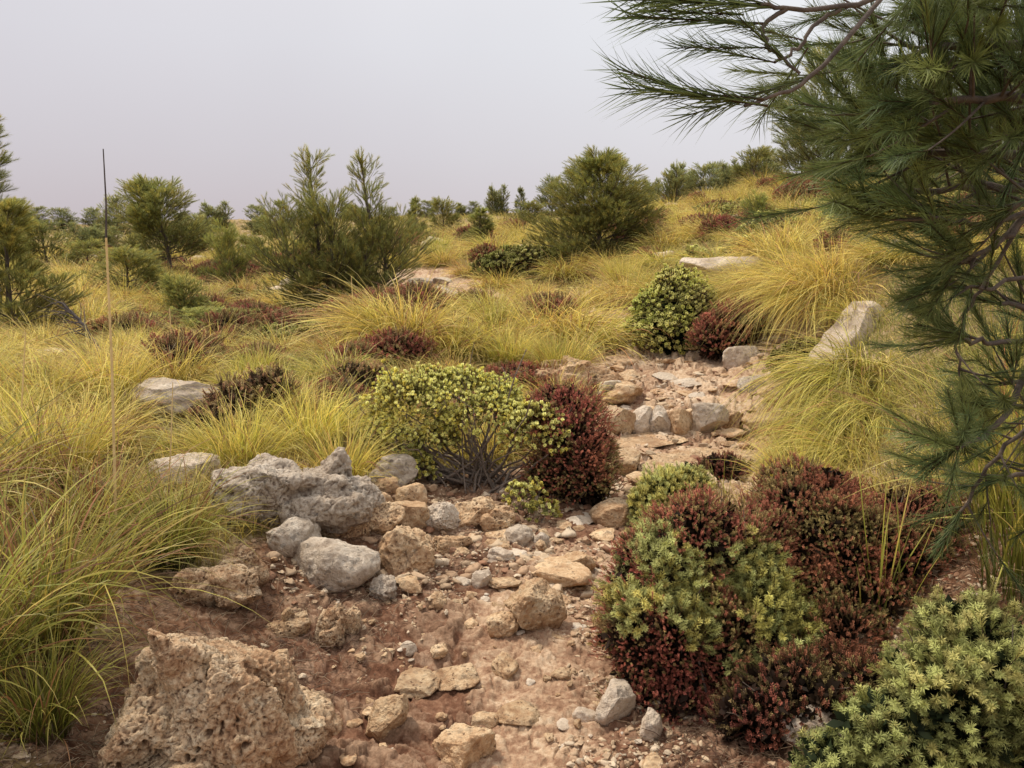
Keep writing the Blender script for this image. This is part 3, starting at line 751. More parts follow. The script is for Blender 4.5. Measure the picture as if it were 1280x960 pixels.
def shell(blobs, dens, lump=.12, seed=0, zmin=.0, upbias=.5, thin=0.0):
    """sample points over a union of ellipsoids (cx,cy,cz,rx,ry,rz); outward+up directions"""
    P = []; D = []; K = []
    for b in blobs:
        c = np.array(b[:3]); r = np.array(b[3:6])
        area = 4 * pi * ((r[0] * r[1]) ** 1.6 + (r[0] * r[2]) ** 1.6 + (r[1] * r[2]) ** 1.6 ) ** (1 / 1.6) / 3 ** (1 / 1.6)
        n = int(area * dens); d = rng.normal(0, 1, (n, 3)); d /= np.linalg.norm(d, axis=1, keepdims=True)
        d = d[d[:, 2] > -.45]
        k = 1 + lump * 2.4 * fbm(d * 2.3 + seed, 4, seed + 1, .6) + rng.normal(0, .05, len(d)) + rng.exponential(.07, len(d)) * (rng.random(len(d)) < .35)
        layer = rng.random(len(d)); k = k * np.where(layer < .3, rng.uniform(.6, .95, len(d)), 1)
        p = c + d * r * k[:, None]
        keep = np.ones(len(p), bool)
        for b2 in blobs:
            if b2 is b: continue
            q = (p - np.array(b2[:3])) / np.array(b2[3:6]); keep &= (q ** 2).sum(1) > .55
        if thin > 0: keep &= fbm(d * 3.1 + seed * 2.1, 2, seed + 7) > -1 + thin * 1.2
        keep &= p[:, 2] > zmin
        P.append(p[keep]); D.append((d / r * r.mean())[keep]); K.append(k[keep])
    P = np.concatenate(P); D = np.concatenate(D); K = np.concatenate(K)
    D /= np.linalg.norm(D, axis=1, keepdims=True)
    D = D + np.array([0, 0, upbias]) + rng.normal(0, .38, D.shape)
    return P, D, K
def stems_mesh(blobs, n, r0=.008, seed=0, mat=None, root=(0, 0, -.03), spread=.08, wig=.06, K=5, frac=.9):
    g = Geo(); b = np.array(blobs); k = rng.integers(0, len(b), n)
    d = rng.normal(0, 1, (n, 3)); d[:, 2] = np.abs(d[:, 2]) * .8 + .1; d /= np.linalg.norm(d, axis=1, keepdims=True)
    T = b[k, :3] + d * b[k, 3:6] * frac * rng.uniform(.7, 1.3, (n, 1))
    Rt = np.array(root) + np.concatenate([rng.normal(0, spread, (n, 2)), np.zeros((n, 1))], 1)
    s = np.linspace(0, 1, 8)[None, :, None]
    mid = (Rt + T) / 2 + np.concatenate([(T - Rt)[:, :2] * .15, np.zeros((n, 1))], 1) - np.array([0, 0, .1]) * (T[:, 2:3] - Rt[:, 2:3])
    P = Rt[:, None] * (1 - s) ** 2 + mid[:, None] * 2 * s * (1 - s) + T[:, None] * s ** 2
    P = P + np.cumsum(rng.normal(0, wig / 6, P.shape), 1) * s
    rad = r0 * rng.uniform(.4, 1, (n, 1)) * np.linspace(1, .22, 8)[None]
    tubes(g, P, rad, K); return g.mesh('stem', mat or M_TWIG, True)

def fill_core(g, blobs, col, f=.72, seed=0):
    """core with inner shade painted in so that the bush is not see-through: leaf bits deep inside"""
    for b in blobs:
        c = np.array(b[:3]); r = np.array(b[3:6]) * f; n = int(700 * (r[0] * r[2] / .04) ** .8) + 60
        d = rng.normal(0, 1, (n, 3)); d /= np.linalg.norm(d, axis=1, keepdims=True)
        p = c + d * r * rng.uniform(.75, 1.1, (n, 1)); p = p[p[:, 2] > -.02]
        scatter(g, FARL_T, p, rng.normal(0, 1, p.shape), rng.uniform(.5, .9, len(p)) , np.array(col) * .6, np.array(col), jit=.3)  # dark leaf colour stands for the shade inside the bush

KINDS = dict(
  heath=dict(t=HEATH_T, a=(.17, .06, .038), b=(.54, .19, .125), alt=((.16, .11, .045), (.44, .33, .14)), altp=.38, dens=4300, core=(.035, .02, .012), mat=M_HEATH),
  dryheath=dict(t=HEATH_T, a=(.22, .12, .06), b=(.50, .29, .16), alt=((.2, .15, .06), (.48, .38, .18)), altp=.45, dens=4300, core=(.07, .045, .025), mat=M_HEATH),
  green=dict(t=JUNI_T, a=(.26, .28, .08), b=(.60, .60, .24), alt=((.28, .25, .05), (.68, .60, .20)), altp=.4, dens=1900, core=(.03, .035, .012), mat=M_LEAF),
  star=dict(t=STAR_T, a=(.25, .27, .085), b=(.50, .52, .19), alt=((.26, .25, .07), (.58, .53, .20)), altp=.33, dens=1200, core=(.025, .035, .015), mat=M_LEAF),
  spurge=dict(t=EUPH_T, a=(.44, .43, .13), b=(.64, .62, .23), alt=((.3, .26, .05), (.74, .64, .16)), altp=.35, dens=1500, core=(.05, .05, .02), mat=M_LEAF),
  cushion=dict(t=CUSH_T, a=(.22, .22, .05), b=(.70, .66, .24), alt=((.18, .19, .04), (.50, .50, .13)), altp=.4, dens=1500, core=(.03, .04, .015), mat=M_LEAF),
)
def bush_mesh(blobs, kind, seed, dens=1., inside=None, outside=None, sc=1., lump=.22, thin=.18, upbias=.5, core=True, tint=1.):
    k = KINDS[kind]; g = Geo(); r_ = np.random.default_rng(seed + 900); blobs = [tuple(b) for b in blobs]; extra = []
    for b in blobs:
        for _ in range(6):
            d = r_.normal(0, 1, 3); d[2] = abs(d[2]) * .9 - .1; d /= np.linalg.norm(d); f = r_.uniform(.22, .42); q = r_.uniform(.82, 1.0)
            extra.append((b[0] + d[0] * b[3] * q, b[1] + d[1] * b[4] * q, b[2] + d[2] * b[5] * q, b[3] * f, b[4] * f, b[5] * f * 1.15))
    core_blobs = blobs; blobs = blobs + extra
    P, D, K = shell(blobs, k['dens'] * dens / sc ** 2, lump, seed, upbias=upbias, thin=thin)
    if inside is not None or outside is not None:
        ps = inside or outside; dd = np.min([np.sqrt((P[:, 0] - a) ** 2 + (P[:, 2] - b) ** 2) / c for a, b, c in ps], 0) + .3 * fbm(P * 9, 3, 4) + rng.normal(0, .12, len(P))
        dd = dd + (P[:, 1] > np.median(P[:, 1]) + .05) * .5
        m = dd < 1 if inside else dd > .85 ; P = P[m]; D = D[m]; K = K[m]
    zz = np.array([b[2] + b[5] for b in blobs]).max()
    tone = np.clip(.45 + .35 * (K - .75) / .25 + .35 * P[:, 2] / zz, .35, 1.25) * tint  # bush shade painted in: inner and lower leaves darker
    alt = (fbm(P * 6 / max(sc, .6), 2, seed + 60) * .7 + rng.normal(0, .3, len(P))) > (.5 - k['altp'])
    cA = np.where(alt[:, None], k['alt'][0], k['a']); cB = np.where(alt[:, None], k['alt'][1], k['b'])
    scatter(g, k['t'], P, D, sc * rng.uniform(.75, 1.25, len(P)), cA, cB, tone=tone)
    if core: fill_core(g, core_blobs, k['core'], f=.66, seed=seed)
    return g.mesh('foliage', k['mat'])

def bush(name, label, cat, px, py, parts, depth=None, lm=None, stems=26, group=None, stemr=.007, rot=0, z=None, spread=.05, wig=.09):
    """parts: list of (child name, kind, blobs in px offsets (dx, dz, dyfrac, rx, rz), kw) scaled at the base point"""
    p = hit(px, py) if depth is None else at(px, py, depth)
    if depth is not None: p[2] = H(p[0], p[1])[0]
    s = p[1] / F
    root = empty(name, p, rot)
    tag(root, label, cat, group)
    allb = []
    for i, (nm, kind, bl, kw) in enumerate(parts):
        B = [(b[0] * s, b[2] * s, b[1] * s, b[3] * s, b[5] * s if len(b) > 5 else b[3] * s * .9, b[4] * s) for b in bl]
        allb += B
        ch = link(nm, bush_mesh(B, kind, int(abs(px) + (0 if nm == 'sprig' else i * 31)), **kw), root)
        if 'label' in kw: pass
    if stems: link('stem', stems_mesh(allb, stems, stemr, spread=spread, wig=wig), root)
    occ(p[0], p[1], max(abs(b[0]) + b[3] for b in allb) * .8)
    if lm: mark('the ' + lm, px, py - parts[0][2][0][1])
    return root
# blobs: (dx, dz(up), dy(depth), rx, rz[, ry])  all in picture pixels at the base distance
HB = [(-15, 55, 60, 105, 92), (-75, 70, 30, 56, 80), (70, 50, 40, 85, 85), (5, 185, 95, 68, 66), (-55, 140, 70, 62, 70), (75, 130, 100, 66, 84), (-45, -10, 0, 70, 42), (50, -30, -10, 85, 48), (115, 20, 0, 66, 62)]
GP = [(-38, 160, 40), (-62, 195, 34), (-20, 125, 34), (70, 165, 42), (88, 130, 40), (120, 112, 34), (-112, 120, 26), (-95, 150, 22), (40, 60, 22), (20, 195, 16)]
_s = hit(880, 872)[1] / F; GPs = [(a * _s, b * _s, c * _s) for a, b, c in GP]
bush('heath_shrub', 'dark red heath bush mixed with pale green sprigs at the right edge of the track', 'shrub', 880, 872, [
   ('foliage', 'heath', HB, dict(sc=.62, dens=.66, thin=.12, lump=.3, outside=GPs, tint=1.45)),
   ('sprig', 'green', HB, dict(sc=.85, dens=1.1, thin=.1, lump=.3, inside=GPs, core=False)),
 ], lm='dark red heath bush', stems=40)
bush('shrub', 'soft bright green bush behind the dark red heath bush at the track edge', 'shrub', 838, 655, [
   ('foliage', 'green', [(0, 26, 20, 42, 32), (-22, 8, 0, 26, 24), (26, 44, 25, 24, 18)], dict(sc=.8, dens=1.1, tint=1.1))], stems=10, lm='soft green bush')
bush('heath_shrub', 'red-topped heath bush in deep shade under the pine branches', 'shrub', 1075, 765, [
   ('foliage', 'heath', [(-35, 75, 60, 85, 72), (40, 55, 40, 90, 65), (-40, 120, 110, 72, 42), (-110, 70, 60, 55, 60), (-5, 10, 0, 110, 60), (100, 80, 70, 80, 60), (-90, 20, 20, 60, 50), (60, -10, -40, 90, 50), (-50, -45, -60, 80, 50), (30, -70, -90, 90, 45)], dict(sc=.65, dens=.55, tint=1.15, thin=.25))], lm='shaded heath bush', stems=30)
bush('heath_shrub', 'low dark heath spreading in the shade between the heath bushes and the corner juniper', 'shrub', 1010, 905, [
   ('foliage', 'heath', [(0, 25, 20, 80, 45), (-70, 5, 0, 50, 30), (70, 35, 30, 70, 45)], dict(sc=.85, dens=.7, tint=.85))], stems=16)
bush('juniper_shrub', 'blue-green juniper with starry needles filling the bottom right corner', 'shrub', 1165, 985, [
   ('foliage', 'star', [(10, 110, 10, 75, 75), (70, 165, 50, 76, 75), (120, 80, 20, 80, 110), (-65, 62, 0, 62, 46), (-118, 24, -6, 55, 40), (-150, -5, -20, 40, 34), (20, 0, -20, 90, 70)], dict(sc=.62, dens=1.15, lump=.26, thin=.3))], lm='corner juniper', stems=24)
bush('spurge_shrub', 'yellow-green domed bush on bare twisted stems in the middle of the slope', 'shrub', 612, 606, [
   ('foliage', 'spurge', [(-100, 100, 0, 52, 44), (-118, 62, -8, 34, 38), (-72, 60, -6, 28, 22), (-30, 112, 20, 55, 30), (0, 95, -5, 45, 22)], dict(sc=.72, dens=.9, lump=.34, thin=.38, core=False, tint=1.15)),
   ('foliage', 'spurge', [(62, 84, -50, 34, 30)], dict(sc=.85, dens=1.0, core=False, lump=.25, tint=1.25)),
   ('foliage', 'spurge', [(-98, 28, -20, 26, 16)], dict(sc=.85, dens=1., core=False, lump=.2)),
 ], lm='yellow-green domed bush', stems=60, stemr=.013, spread=.16, wig=.3)
bush('heath_shrub', 'rust-red heath bush hugging the right side of the yellow-green domed bush', 'shrub', 708, 628, [
   ('foliage', 'heath', [(12, 62, 12, 40, 58), (24, 30, 0, 34, 40), (-5, 108, 50, 48, 36), (-14, 25, 10, 34, 36)], dict(sc=.85, dens=.8, thin=.3, tint=1.15, lump=.36))], lm='rust-red heath bush', stems=16)
bush('spurge_shrub', 'sparse little yellow-green seedling among twigs below the rust-red heath bush', 'shrub', 662, 652, [
   ('foliage', 'spurge', [(-14, 32, 0, 15, 12), (18, 12, -5, 17, 10), (8, 40, 4, 9, 9), (-4, 12, 0, 10, 6)], dict(sc=.9, dens=.7, core=False))], stems=26, stemr=.004)
bush('cushion_shrub', 'round pale green cushion bush at the bend of the track', 'shrub', 846, 442, [
   ('foliage', 'cushion', [(0, 44, 20, 46, 46), (-5, 22, 5, 42, 28), (14, 60, 30, 34, 26)], dict(sc=1.15, dens=1.0, lump=.2, tint=1.3))], lm='green cushion bush', stems=8)
bush('heath_shrub', 'dark red heath clump right of the green cushion bush', 'shrub', 912, 446, [
   ('foliage', 'heath', [(10, 30, 20, 36, 30), (-18, 18, 5, 24, 22), (26, 44, 30, 24, 20)], dict(sc=1.5, dens=.8))], lm='dark red heath clump', stems=6)
bush('spurge_shrub', 'low yellow-green bush behind the green cushion bush', 'shrub', 880, 402, [
   ('foliage', 'cushion', [(0, 16, 10, 34, 18), (28, 14, 14, 26, 14)], dict(sc=1.4, dens=.8))], stems=0)
bush('heath_shrub', 'brown-red heath clump between the left slab and the grass tuft', 'shrub', 305, 545, [
   ('foliage', 'dryheath', [(-20, 34, 30, 34, 26), (15, 50, 60, 30, 22), (-40, 10, 0, 28, 26)], dict(sc=1.3, dens=.5, thin=.3, tint=1.2))], lm='left heath clump', stems=10)
bush('heath_shrub', 'thin brown heath clump behind the yellow-green domed bush', 'shrub', 448, 492, [
   ('foliage', 'dryheath', [(0, 18, 10, 32, 16), (-22, 8, 0, 22, 12)], dict(sc=1.3, dens=.5, thin=.3, tint=1.25))], stems=8)
bush('heath_shrub', 'red heath fringe along the top of the rust-red heath bush', 'shrub', 655, 478, [
   ('foliage', 'heath', [(0, 6, 5, 50, 12), (40, 2, 0, 36, 14)], dict(sc=1.3, dens=.6, tint=1.15))], stems=8)
bush('shrub', 'dark green leafy bush in the grass beside the big bushy pine', 'shrub', 655, 352, [
   ('foliage', 'cushion', [(-30, 14, 0, 26, 16), (5, 20, 10, 30, 18), (32, 22, 14, 22, 16)], dict(sc=1.7, dens=.8, tint=.75))], stems=0)
bush('shrub', 'flat green shrub patch in front of the two-topped pine', 'shrub', 385, 440, [
   ('foliage', 'cushion', [(-45, 8, 0, 40, 16), (10, 10, 10, 48, 18), (50, 8, 5, 36, 14)], dict(sc=1.3, dens=.8, tint=.85))], lm='flat green shrub patch', stems=0)
bush('juniper_shrub', 'small dark twiggy clump on the lower ledge of the track', 'shrub', 905, 596, [
   ('foliage', 'heath', [(0, 10, 0, 30, 12)], dict(sc=1., dens=.6, tint=.7))], stems=20, stemr=.003)
bush('shrub', 'tiny yellow-green sprout beside the lower ledge of the track', 'shrub', 980, 600, [
   ('foliage', 'green', [(-4, 16, 0, 20, 14), (14, 8, 0, 14, 10)], dict(sc=.9, dens=.8, tint=1.1, core=False))], stems=8, stemr=.003)
bush('shrub', 'dim yellow-green bush at the foot of the right bank grass', 'shrub', 985, 470, [
   ('foliage', 'cushion', [(0, 14, 4, 22, 18), (22, 26, 10, 22, 16)], dict(sc=1.1, dens=.8, tint=.7))], stems=6)

for (px, py, w_, k_, lab) in [
 (905, 300, 44, 'heath', 'dark red heath mound halfway up the right slope'), (1005, 262, 60, 'heath', 'wide brown-red heath dome on the crest of the right slope'),
 (1000, 292, 40, 'heath', 'small red heath under the crest dome on the right slope'), (1050, 318, 44, 'heath', 'red heath clump beside the foreground pine tips'),
 (898, 272, 34, 'heath', 'brown heath tuft near the top of the right slope'), (985, 346, 34, 'heath', 'thin red heath clump in the golden grass right of the white slope slab'),
 (930, 325, 40, 'cushion', 'low green shrub above the white slope slab'), (1050, 292, 46, 'cushion', 'yellow-green low shrub right of the crest heath dome'),
 (870, 335, 34, 'cushion', 'low green shrub right of the small round white rock'), (965, 300, 50, 'cushion', 'flat green shrub patch in the middle of the right slope'),
 (310, 402, 40, 'heath', 'maroon heath clump left of the two-topped pine'), (175, 425, 50, 'dryheath', 'brown heath patch in the left hollow'), (610, 330, 34, 'heath', 'small dark heath clump above the far track'),
 (1025, 275, 30, 'cushion', 'tiny green shrub on the crest of the right slope')]:
    bush('heath_clump' if 'heath' in k_ else 'low_shrub', lab, 'shrub', px, py, [('foliage', k_, [(0, w_ * .2, 0, w_ * .5, w_ * .34), (w_ * .25, w_ * .1, -4, w_ * .34, w_ * .24)], dict(sc=1.5 if py > 340 else 2.2, dens=.9, core=True, tint=1.1))], stems=0)
# ------------------------------------------------------------------ pines
SHOOT_N = [needle_tpl(s, .17, 46, .070, .0036, .30, .75, t0=.1) for s in (20, 21, 22)]     # near-mid distance
SHOOT_F = [needle_tpl(s, .24, 34, .10, .009, .32, .8, t0=.0) for s in (23, 24, 25)]        # far
PINE_A = np.array((.20, .22, .06)); PINE_B = np.array((.52, .52, .15))

def pine_parts(seed, Ht, Wd, base=.05, nwh=12, shape='cone', tops=1, far=False, dens=1., bare=.0, lean=0., needles=1.0, col=(1, 1, 1)):
    """returns (trunk mesh, list of branch Geo, crown mesh)"""
    r = np.random.default_rng(seed)
    g = Geo(); tp = []; tr = []; brP = []; brR = []; shape0 = shape
    SP = []; SD = []; SS = []; ST = []
    for k in range(tops):
        off = np.array([0, 0]) if tops == 1 else np.array([[-.17, .26, .02, .3, -.33][k] * Wd, [.05, -.05, -.1, .1, .0][k] * Wd])
        Hk = Ht * (1 if tops == 1 else [1, .98, .66, .5, .58][k]); shape = shape0 if tops == 1 else ['spire', 'spire', 'round', 'round', 'round'][k]
        s = np.linspace(0, 1, 9)
        T = np.stack([off[0] * np.minimum(1, s * 2.2) + lean * s ** 2 * Ht, off[1] * np.minimum(1, s * 2.2), s * Hk - .08], 1)
        T[:, :2] += np.cumsum(r.normal(0, .012 * Ht, (9, 2)), 0) * s[:, None]
        tp.append(T); tr.append((.018 * Ht + .012) * (1 - s * .85))
        nw = int(nwh * (1 if tops == 1 else .8))
        for i in range(nw):
            f = bare + (1 - bare) * (i + .3) / nw
            c = np.array([np.interp(f, s, T[:, j]) for j in range(3)])
            if shape == 'cone': env = (1 - f) ** .75 * .95 + .06
            elif shape == 'round': env = math.sqrt(max(0, 1 - ((f - .3) / .74) ** 2)) * .95 + .05
            elif shape == 'flame': env = min(1, (1 - f) * 1.25 + .12) * (.75 + .25 * math.sin(f * 9))
            elif shape == 'hay': env = (math.sqrt(max(0, 1 - ((f - .2) / .85) ** 2)) * (1 if f < .5 else 1 - (f - .5) * 1.1) + .05) * r.uniform(.85, 1.1)
            elif shape == 'spire': env = (1 - f) * .66 + .20
            else: env = (1 - f) * .5 + .35
            Rb = Wd / 2 * env / (1 if tops == 1 else 1.25)
            nb = int(r.integers(4, 7) * (1.3 if f < .6 else 1))
            for b in range(nb):
                az = r.uniform(0, 2 * pi); Lb = Rb * r.uniform(.65, 1.12) 
                el0 = r.uniform(-.15, .3) + f * .75
                u = np.linspace(0, 1, 6)
                dirxy = np.array([cos(az), sin(az)])
                rise = (u * sin(el0) + .18 * u ** 2) * Lb
                Q = np.concatenate([dirxy * (u * Lb * cos(el0))[:, None], rise[:, None]], 1) + c
                Q += np.cumsum(r.normal(0, .02 * Lb, Q.shape), 0) * u[:, None]
                Q[:, 2] = np.maximum(Q[:, 2], .04)
                brP.append(Q); brR.append((.004 + .012 * Lb * (1 - f * .5)) * np.linspace(1, .25, 6))
                n = max(4, int(dens * (12 + 40 * Lb) * (.42 if far else 1) * (.85 if shape == 'spire' and f > .45 else 1)))
                t = r.uniform(.22, 1, n) ** .8; t[0] = 1
                P = np.stack([np.interp(t, u, Q[:, j]) for j in range(3)], 1)
                lat = r.normal(0, 1, (n, 3)); lat[:, 2] = lat[:, 2] * .5 + .15
                P = P + lat * (.30 * Lb * (1.2 - t))[:, None] * .8
                bd = np.concatenate([dirxy, [.35]])
                D = bd * .7 + np.array([0, 0, .55]) + lat * .5
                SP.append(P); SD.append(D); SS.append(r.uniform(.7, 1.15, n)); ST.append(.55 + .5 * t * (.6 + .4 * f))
        # leader brushes
        nt_ = 22 if not far else 8
        tq = r.uniform(.7, 1, nt_); P = np.stack([np.interp(tq, s, T[:, j]) for j in range(3)], 1) + r.normal(0, .012 * Wd, (nt_, 3))
        P[0] = T[-1] - [0, 0, .05]
        SP.append(P); SD.append(np.array([0, 0, 1.]) + r.normal(0, .28, (nt_, 3))); SS.append(r.uniform(.9, 1.4, nt_)); ST.append(np.full(nt_, 1.05))
    P = np.concatenate(SP); D = np.concatenate(SD); S = np.concatenate(SS); tn = np.concatenate(ST)
    P[:, 2] = np.maximum(P[:, 2], .05)
    tubes(g, tp, tr, 7); trunk = g.mesh('trunk', M_BARK, True)
    gb = Geo(); tubes(gb, brP, brR, 4); branch = gb.mesh('branch', M_BARK, True)
    gc = Geo(); yel = r.random(len(P)) < .3
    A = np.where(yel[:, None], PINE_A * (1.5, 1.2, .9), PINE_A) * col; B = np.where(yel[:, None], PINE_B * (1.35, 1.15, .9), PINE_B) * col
    # crown shade painted into the colour: shoots darker below/inside
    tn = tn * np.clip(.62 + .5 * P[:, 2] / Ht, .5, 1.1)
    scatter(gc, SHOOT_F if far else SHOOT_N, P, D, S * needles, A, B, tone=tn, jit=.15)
    return trunk, branch, gc.mesh('crown', M_PINE)

def make_pine(name, parts, loc, rz, sc):
    root = empty(name, loc, rz, sc)
    for nm, me in zip(('trunk', 'branch', 'crown'), parts): link(nm, me, root)
    return root
def pine_at(px, py, toppy, wpx, label, parts, Ht, Wd, depth=None, rz=0, lm=None):
    p = hit(px, py) if depth is None else at(px, py, depth)
    if depth is not None: p[2] = H(p[0], p[1])[0]
    base_py = project(p)[1]
    s = p[1] / F; h = (base_py - toppy) * s; w = wpx * s
    root = make_pine('pine_tree', parts, p, rz, (w / Wd, w / Wd, h / Ht))
    tag(root, label, 'pine tree')
    occ(p[0], p[1], w * .3)
    if lm: mark('the ' + lm, px, (base_py + toppy) / 2)
    return root
pA = pine_parts(101, 2.6, 2.4, nwh=14, shape='flame', tops=5, dens=.62, needles=.95)
pine_at(425, 398, 198, 168, 'bushy pine with two upright leading tops left of the far track', pA, 2.6, 2.4, depth=12.5, lm='two-topped pine')
pB = pine_parts(102, 2.3, 2.3, nwh=18, shape='hay', dens=1.9, needles=.92, col=(1.1, 1.08, 1))
pine_at(748, 334, 203, 160, 'big dense bushy pine rounded like a haystack in the centre right', pB, 2.3, 2.3, depth=14.2, lm='big bushy pine')
pC = pine_parts(103, 2.5, 2.0, nwh=13, shape='round', dens=1.3, bare=.25, needles=1.1, lean=-.05)
pine_at(215, 366, 240, 112, 'pine with bare dark lower trunk and rounded crown on the left', pC, 2.5, 2.0, depth=19, lm='bare-trunked pine')
pD = pine_parts(104, 2.4, 2.2, nwh=12, shape='flame', dens=1.2, needles=1.1, col=(1.15, 1.1, 1))
pine_at(20, 455, 258, 190, 'wide pine with drooping yellowish needles at the left edge', pD, 2.4, 2.2, depth=8.2, rz=1, lm='left edge pine')
pE = pine_parts(105, 2.9, 1.0, nwh=11, shape='flame', dens=.65, bare=.3, needles=1.15)
pine_at(2, 430, 150, 90, 'tall thin pine with sparse upright shoots cut by the left edge', pE, 2.9, 1.0, depth=9.4)
pF = pine_parts(106, 1.2, 1.5, nwh=8, shape='round', dens=1.3, needles=.9, col=(1.2, 1.25, 1.2))
pG = pine_parts(107, 1.5, 1.0, nwh=9, shape='cone', dens=1.3, needles=.9)
pH = pine_parts(108, 1.6, 1.5, nwh=9, shape='round', dens=1.1, needles=1.0)
fA = pine_parts(110, 2.4, 2.2, nwh=10, shape='round', far=True, dens=1.2, needles=1.2, col=(1.05, 1.12, 1.6))  # far variants: distance haze mixed into the needle colour
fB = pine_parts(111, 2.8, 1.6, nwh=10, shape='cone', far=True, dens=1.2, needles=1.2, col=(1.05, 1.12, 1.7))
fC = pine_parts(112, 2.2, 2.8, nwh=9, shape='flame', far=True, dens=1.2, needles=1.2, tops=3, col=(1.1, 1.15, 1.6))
# px, base py, top py, width px, depth, label, variant, landmark
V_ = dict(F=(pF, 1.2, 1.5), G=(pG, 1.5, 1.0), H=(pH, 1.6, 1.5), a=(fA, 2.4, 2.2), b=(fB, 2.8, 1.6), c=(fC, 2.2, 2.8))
PN = [
 (285, 364, 296, 62, 17, 'small round bright green pine between the bare-trunked pine and the two-topped pine', 'F', 0),
 (165, 392, 318, 100, 13, 'broad low olive pine below the bare-trunked pine', 'H', 0),
 (238, 424, 352, 78, 10.5, 'young grey-green pine in the left hollow', 'H', 'young hollow pine'),
 (262, 432, 388, 125, 9.8, 'pale green pine seedling spreading low beside the young hollow pine', 'F', 0),
 (60, 350, 285, 70, 20, 'olive green bush pine behind the left edge pine', 'H', 0),
 (108, 315, 282, 60, 30, 'low dark pine bush right of the olive green bush pine', 'c', 0),
 (520, 308, 250, 34, 24, 'slim dark young pine behind the far white boulder', 'G', 0),
 (556, 306, 256, 44, 26, 'bushy young pine right of the slim dark young pine', 'H', 0),
 (600, 312, 262, 50, 19, 'young pine with one tall leader above the far track', 'G', 'single-leader pine'),
 (660, 300, 258, 58, 24, 'small pine tucked against the left side of the big bushy pine', 'H', 0),
 (150, 300, 254, 40, 42, 'dark round skyline pine left of the bare-trunked pine', 'a', 0),
 (188, 300, 243, 40, 45, 'skyline pine rising behind the bare-trunked pine', 'b', 0),
 (118, 292, 265, 30, 50, 'small skyline pine beside the tall dry stalk', 'a', 0),
 (78, 294, 265, 34, 50, 'dark skyline pine second from the left edge', 'a', 0),
 (272, 284, 256, 46, 48, 'broad low skyline pine dome in the left half', 'c', 0),
 (322, 286, 262, 32, 46, 'small round skyline pine left of the two-topped pine', 'a', 0),
 (352, 284, 253, 34, 44, 'pointed skyline pine just left of the two-topped pine', 'b', 0),
 (592, 266, 255, 18, 60, 'tiny low skyline pine near the centre', 'a', 0),
 (623, 267, 236, 34, 50, 'grey-green skyline pine above the small white boulder', 'c', 0),
 (651, 266, 237, 18, 50, 'narrow grey skyline pine right of the grey-green one', 'b', 0),
 (690, 268, 230, 36, 46, 'hazy skyline pine touching the big bushy pine', 'a', 0),
 (845, 268, 210, 50, 32, 'first skyline pine right of the big bushy pine', 'c', 0),
 (878, 266, 214, 46, 33, 'second skyline pine right of the big bushy pine', 'a', 0),
 (906, 262, 210, 46, 34, 'third skyline pine right of the big bushy pine', 'c', 0),
 (938, 256, 194, 56, 30, 'yellow-green skyline pine left of the tall dark pine', 'H', 0),
 (1000, 246, 165, 62, 24, 'low dark pine bush at the foot of the tall dark pine', 'a', 0),
 (1040, 250, 92, 130, 21, 'tall dark pine on the slope behind the foreground branches', 'a', 'tall dark pine'),
 (942, 308, 252, 50, 14, 'small light green pine on the grassy right slope', 'F', 'slope pine'),
 (905, 350, 318, 32, 11, 'tiny green pine seedling above the white slope slab', 'F', 0),
 (1150, 262, 120, 120, 20, 'dark pine hidden behind the foreground branches on the right', 'c', 0),
 (1235, 270, 110, 130, 22, 'dark pine behind the foreground branches at the right edge', 'a', 0),
]
used = set()
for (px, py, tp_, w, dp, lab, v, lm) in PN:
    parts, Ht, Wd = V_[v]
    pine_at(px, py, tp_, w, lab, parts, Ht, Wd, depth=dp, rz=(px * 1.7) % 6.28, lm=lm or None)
# a few more far pines, seen only on the skyline
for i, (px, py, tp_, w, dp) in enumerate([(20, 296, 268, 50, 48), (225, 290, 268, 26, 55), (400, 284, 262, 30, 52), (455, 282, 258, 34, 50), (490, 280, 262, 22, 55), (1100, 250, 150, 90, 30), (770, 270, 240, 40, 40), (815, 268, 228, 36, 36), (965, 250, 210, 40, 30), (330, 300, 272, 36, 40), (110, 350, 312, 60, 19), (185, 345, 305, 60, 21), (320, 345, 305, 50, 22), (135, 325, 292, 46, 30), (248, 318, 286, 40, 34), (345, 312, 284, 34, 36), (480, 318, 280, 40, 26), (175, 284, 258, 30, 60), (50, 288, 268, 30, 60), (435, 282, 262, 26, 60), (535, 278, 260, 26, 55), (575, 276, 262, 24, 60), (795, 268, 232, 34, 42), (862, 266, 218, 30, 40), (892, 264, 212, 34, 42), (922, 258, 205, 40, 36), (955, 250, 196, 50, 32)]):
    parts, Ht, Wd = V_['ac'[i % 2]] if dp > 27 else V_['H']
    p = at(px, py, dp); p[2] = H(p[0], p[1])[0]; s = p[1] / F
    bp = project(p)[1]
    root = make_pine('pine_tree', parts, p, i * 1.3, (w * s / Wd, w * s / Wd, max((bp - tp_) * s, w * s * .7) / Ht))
    auto(root, 'small dark green pine', 'pine tree', 'small pines dotted over the hillside'); occ(p[0], p[1], w * s * .3)
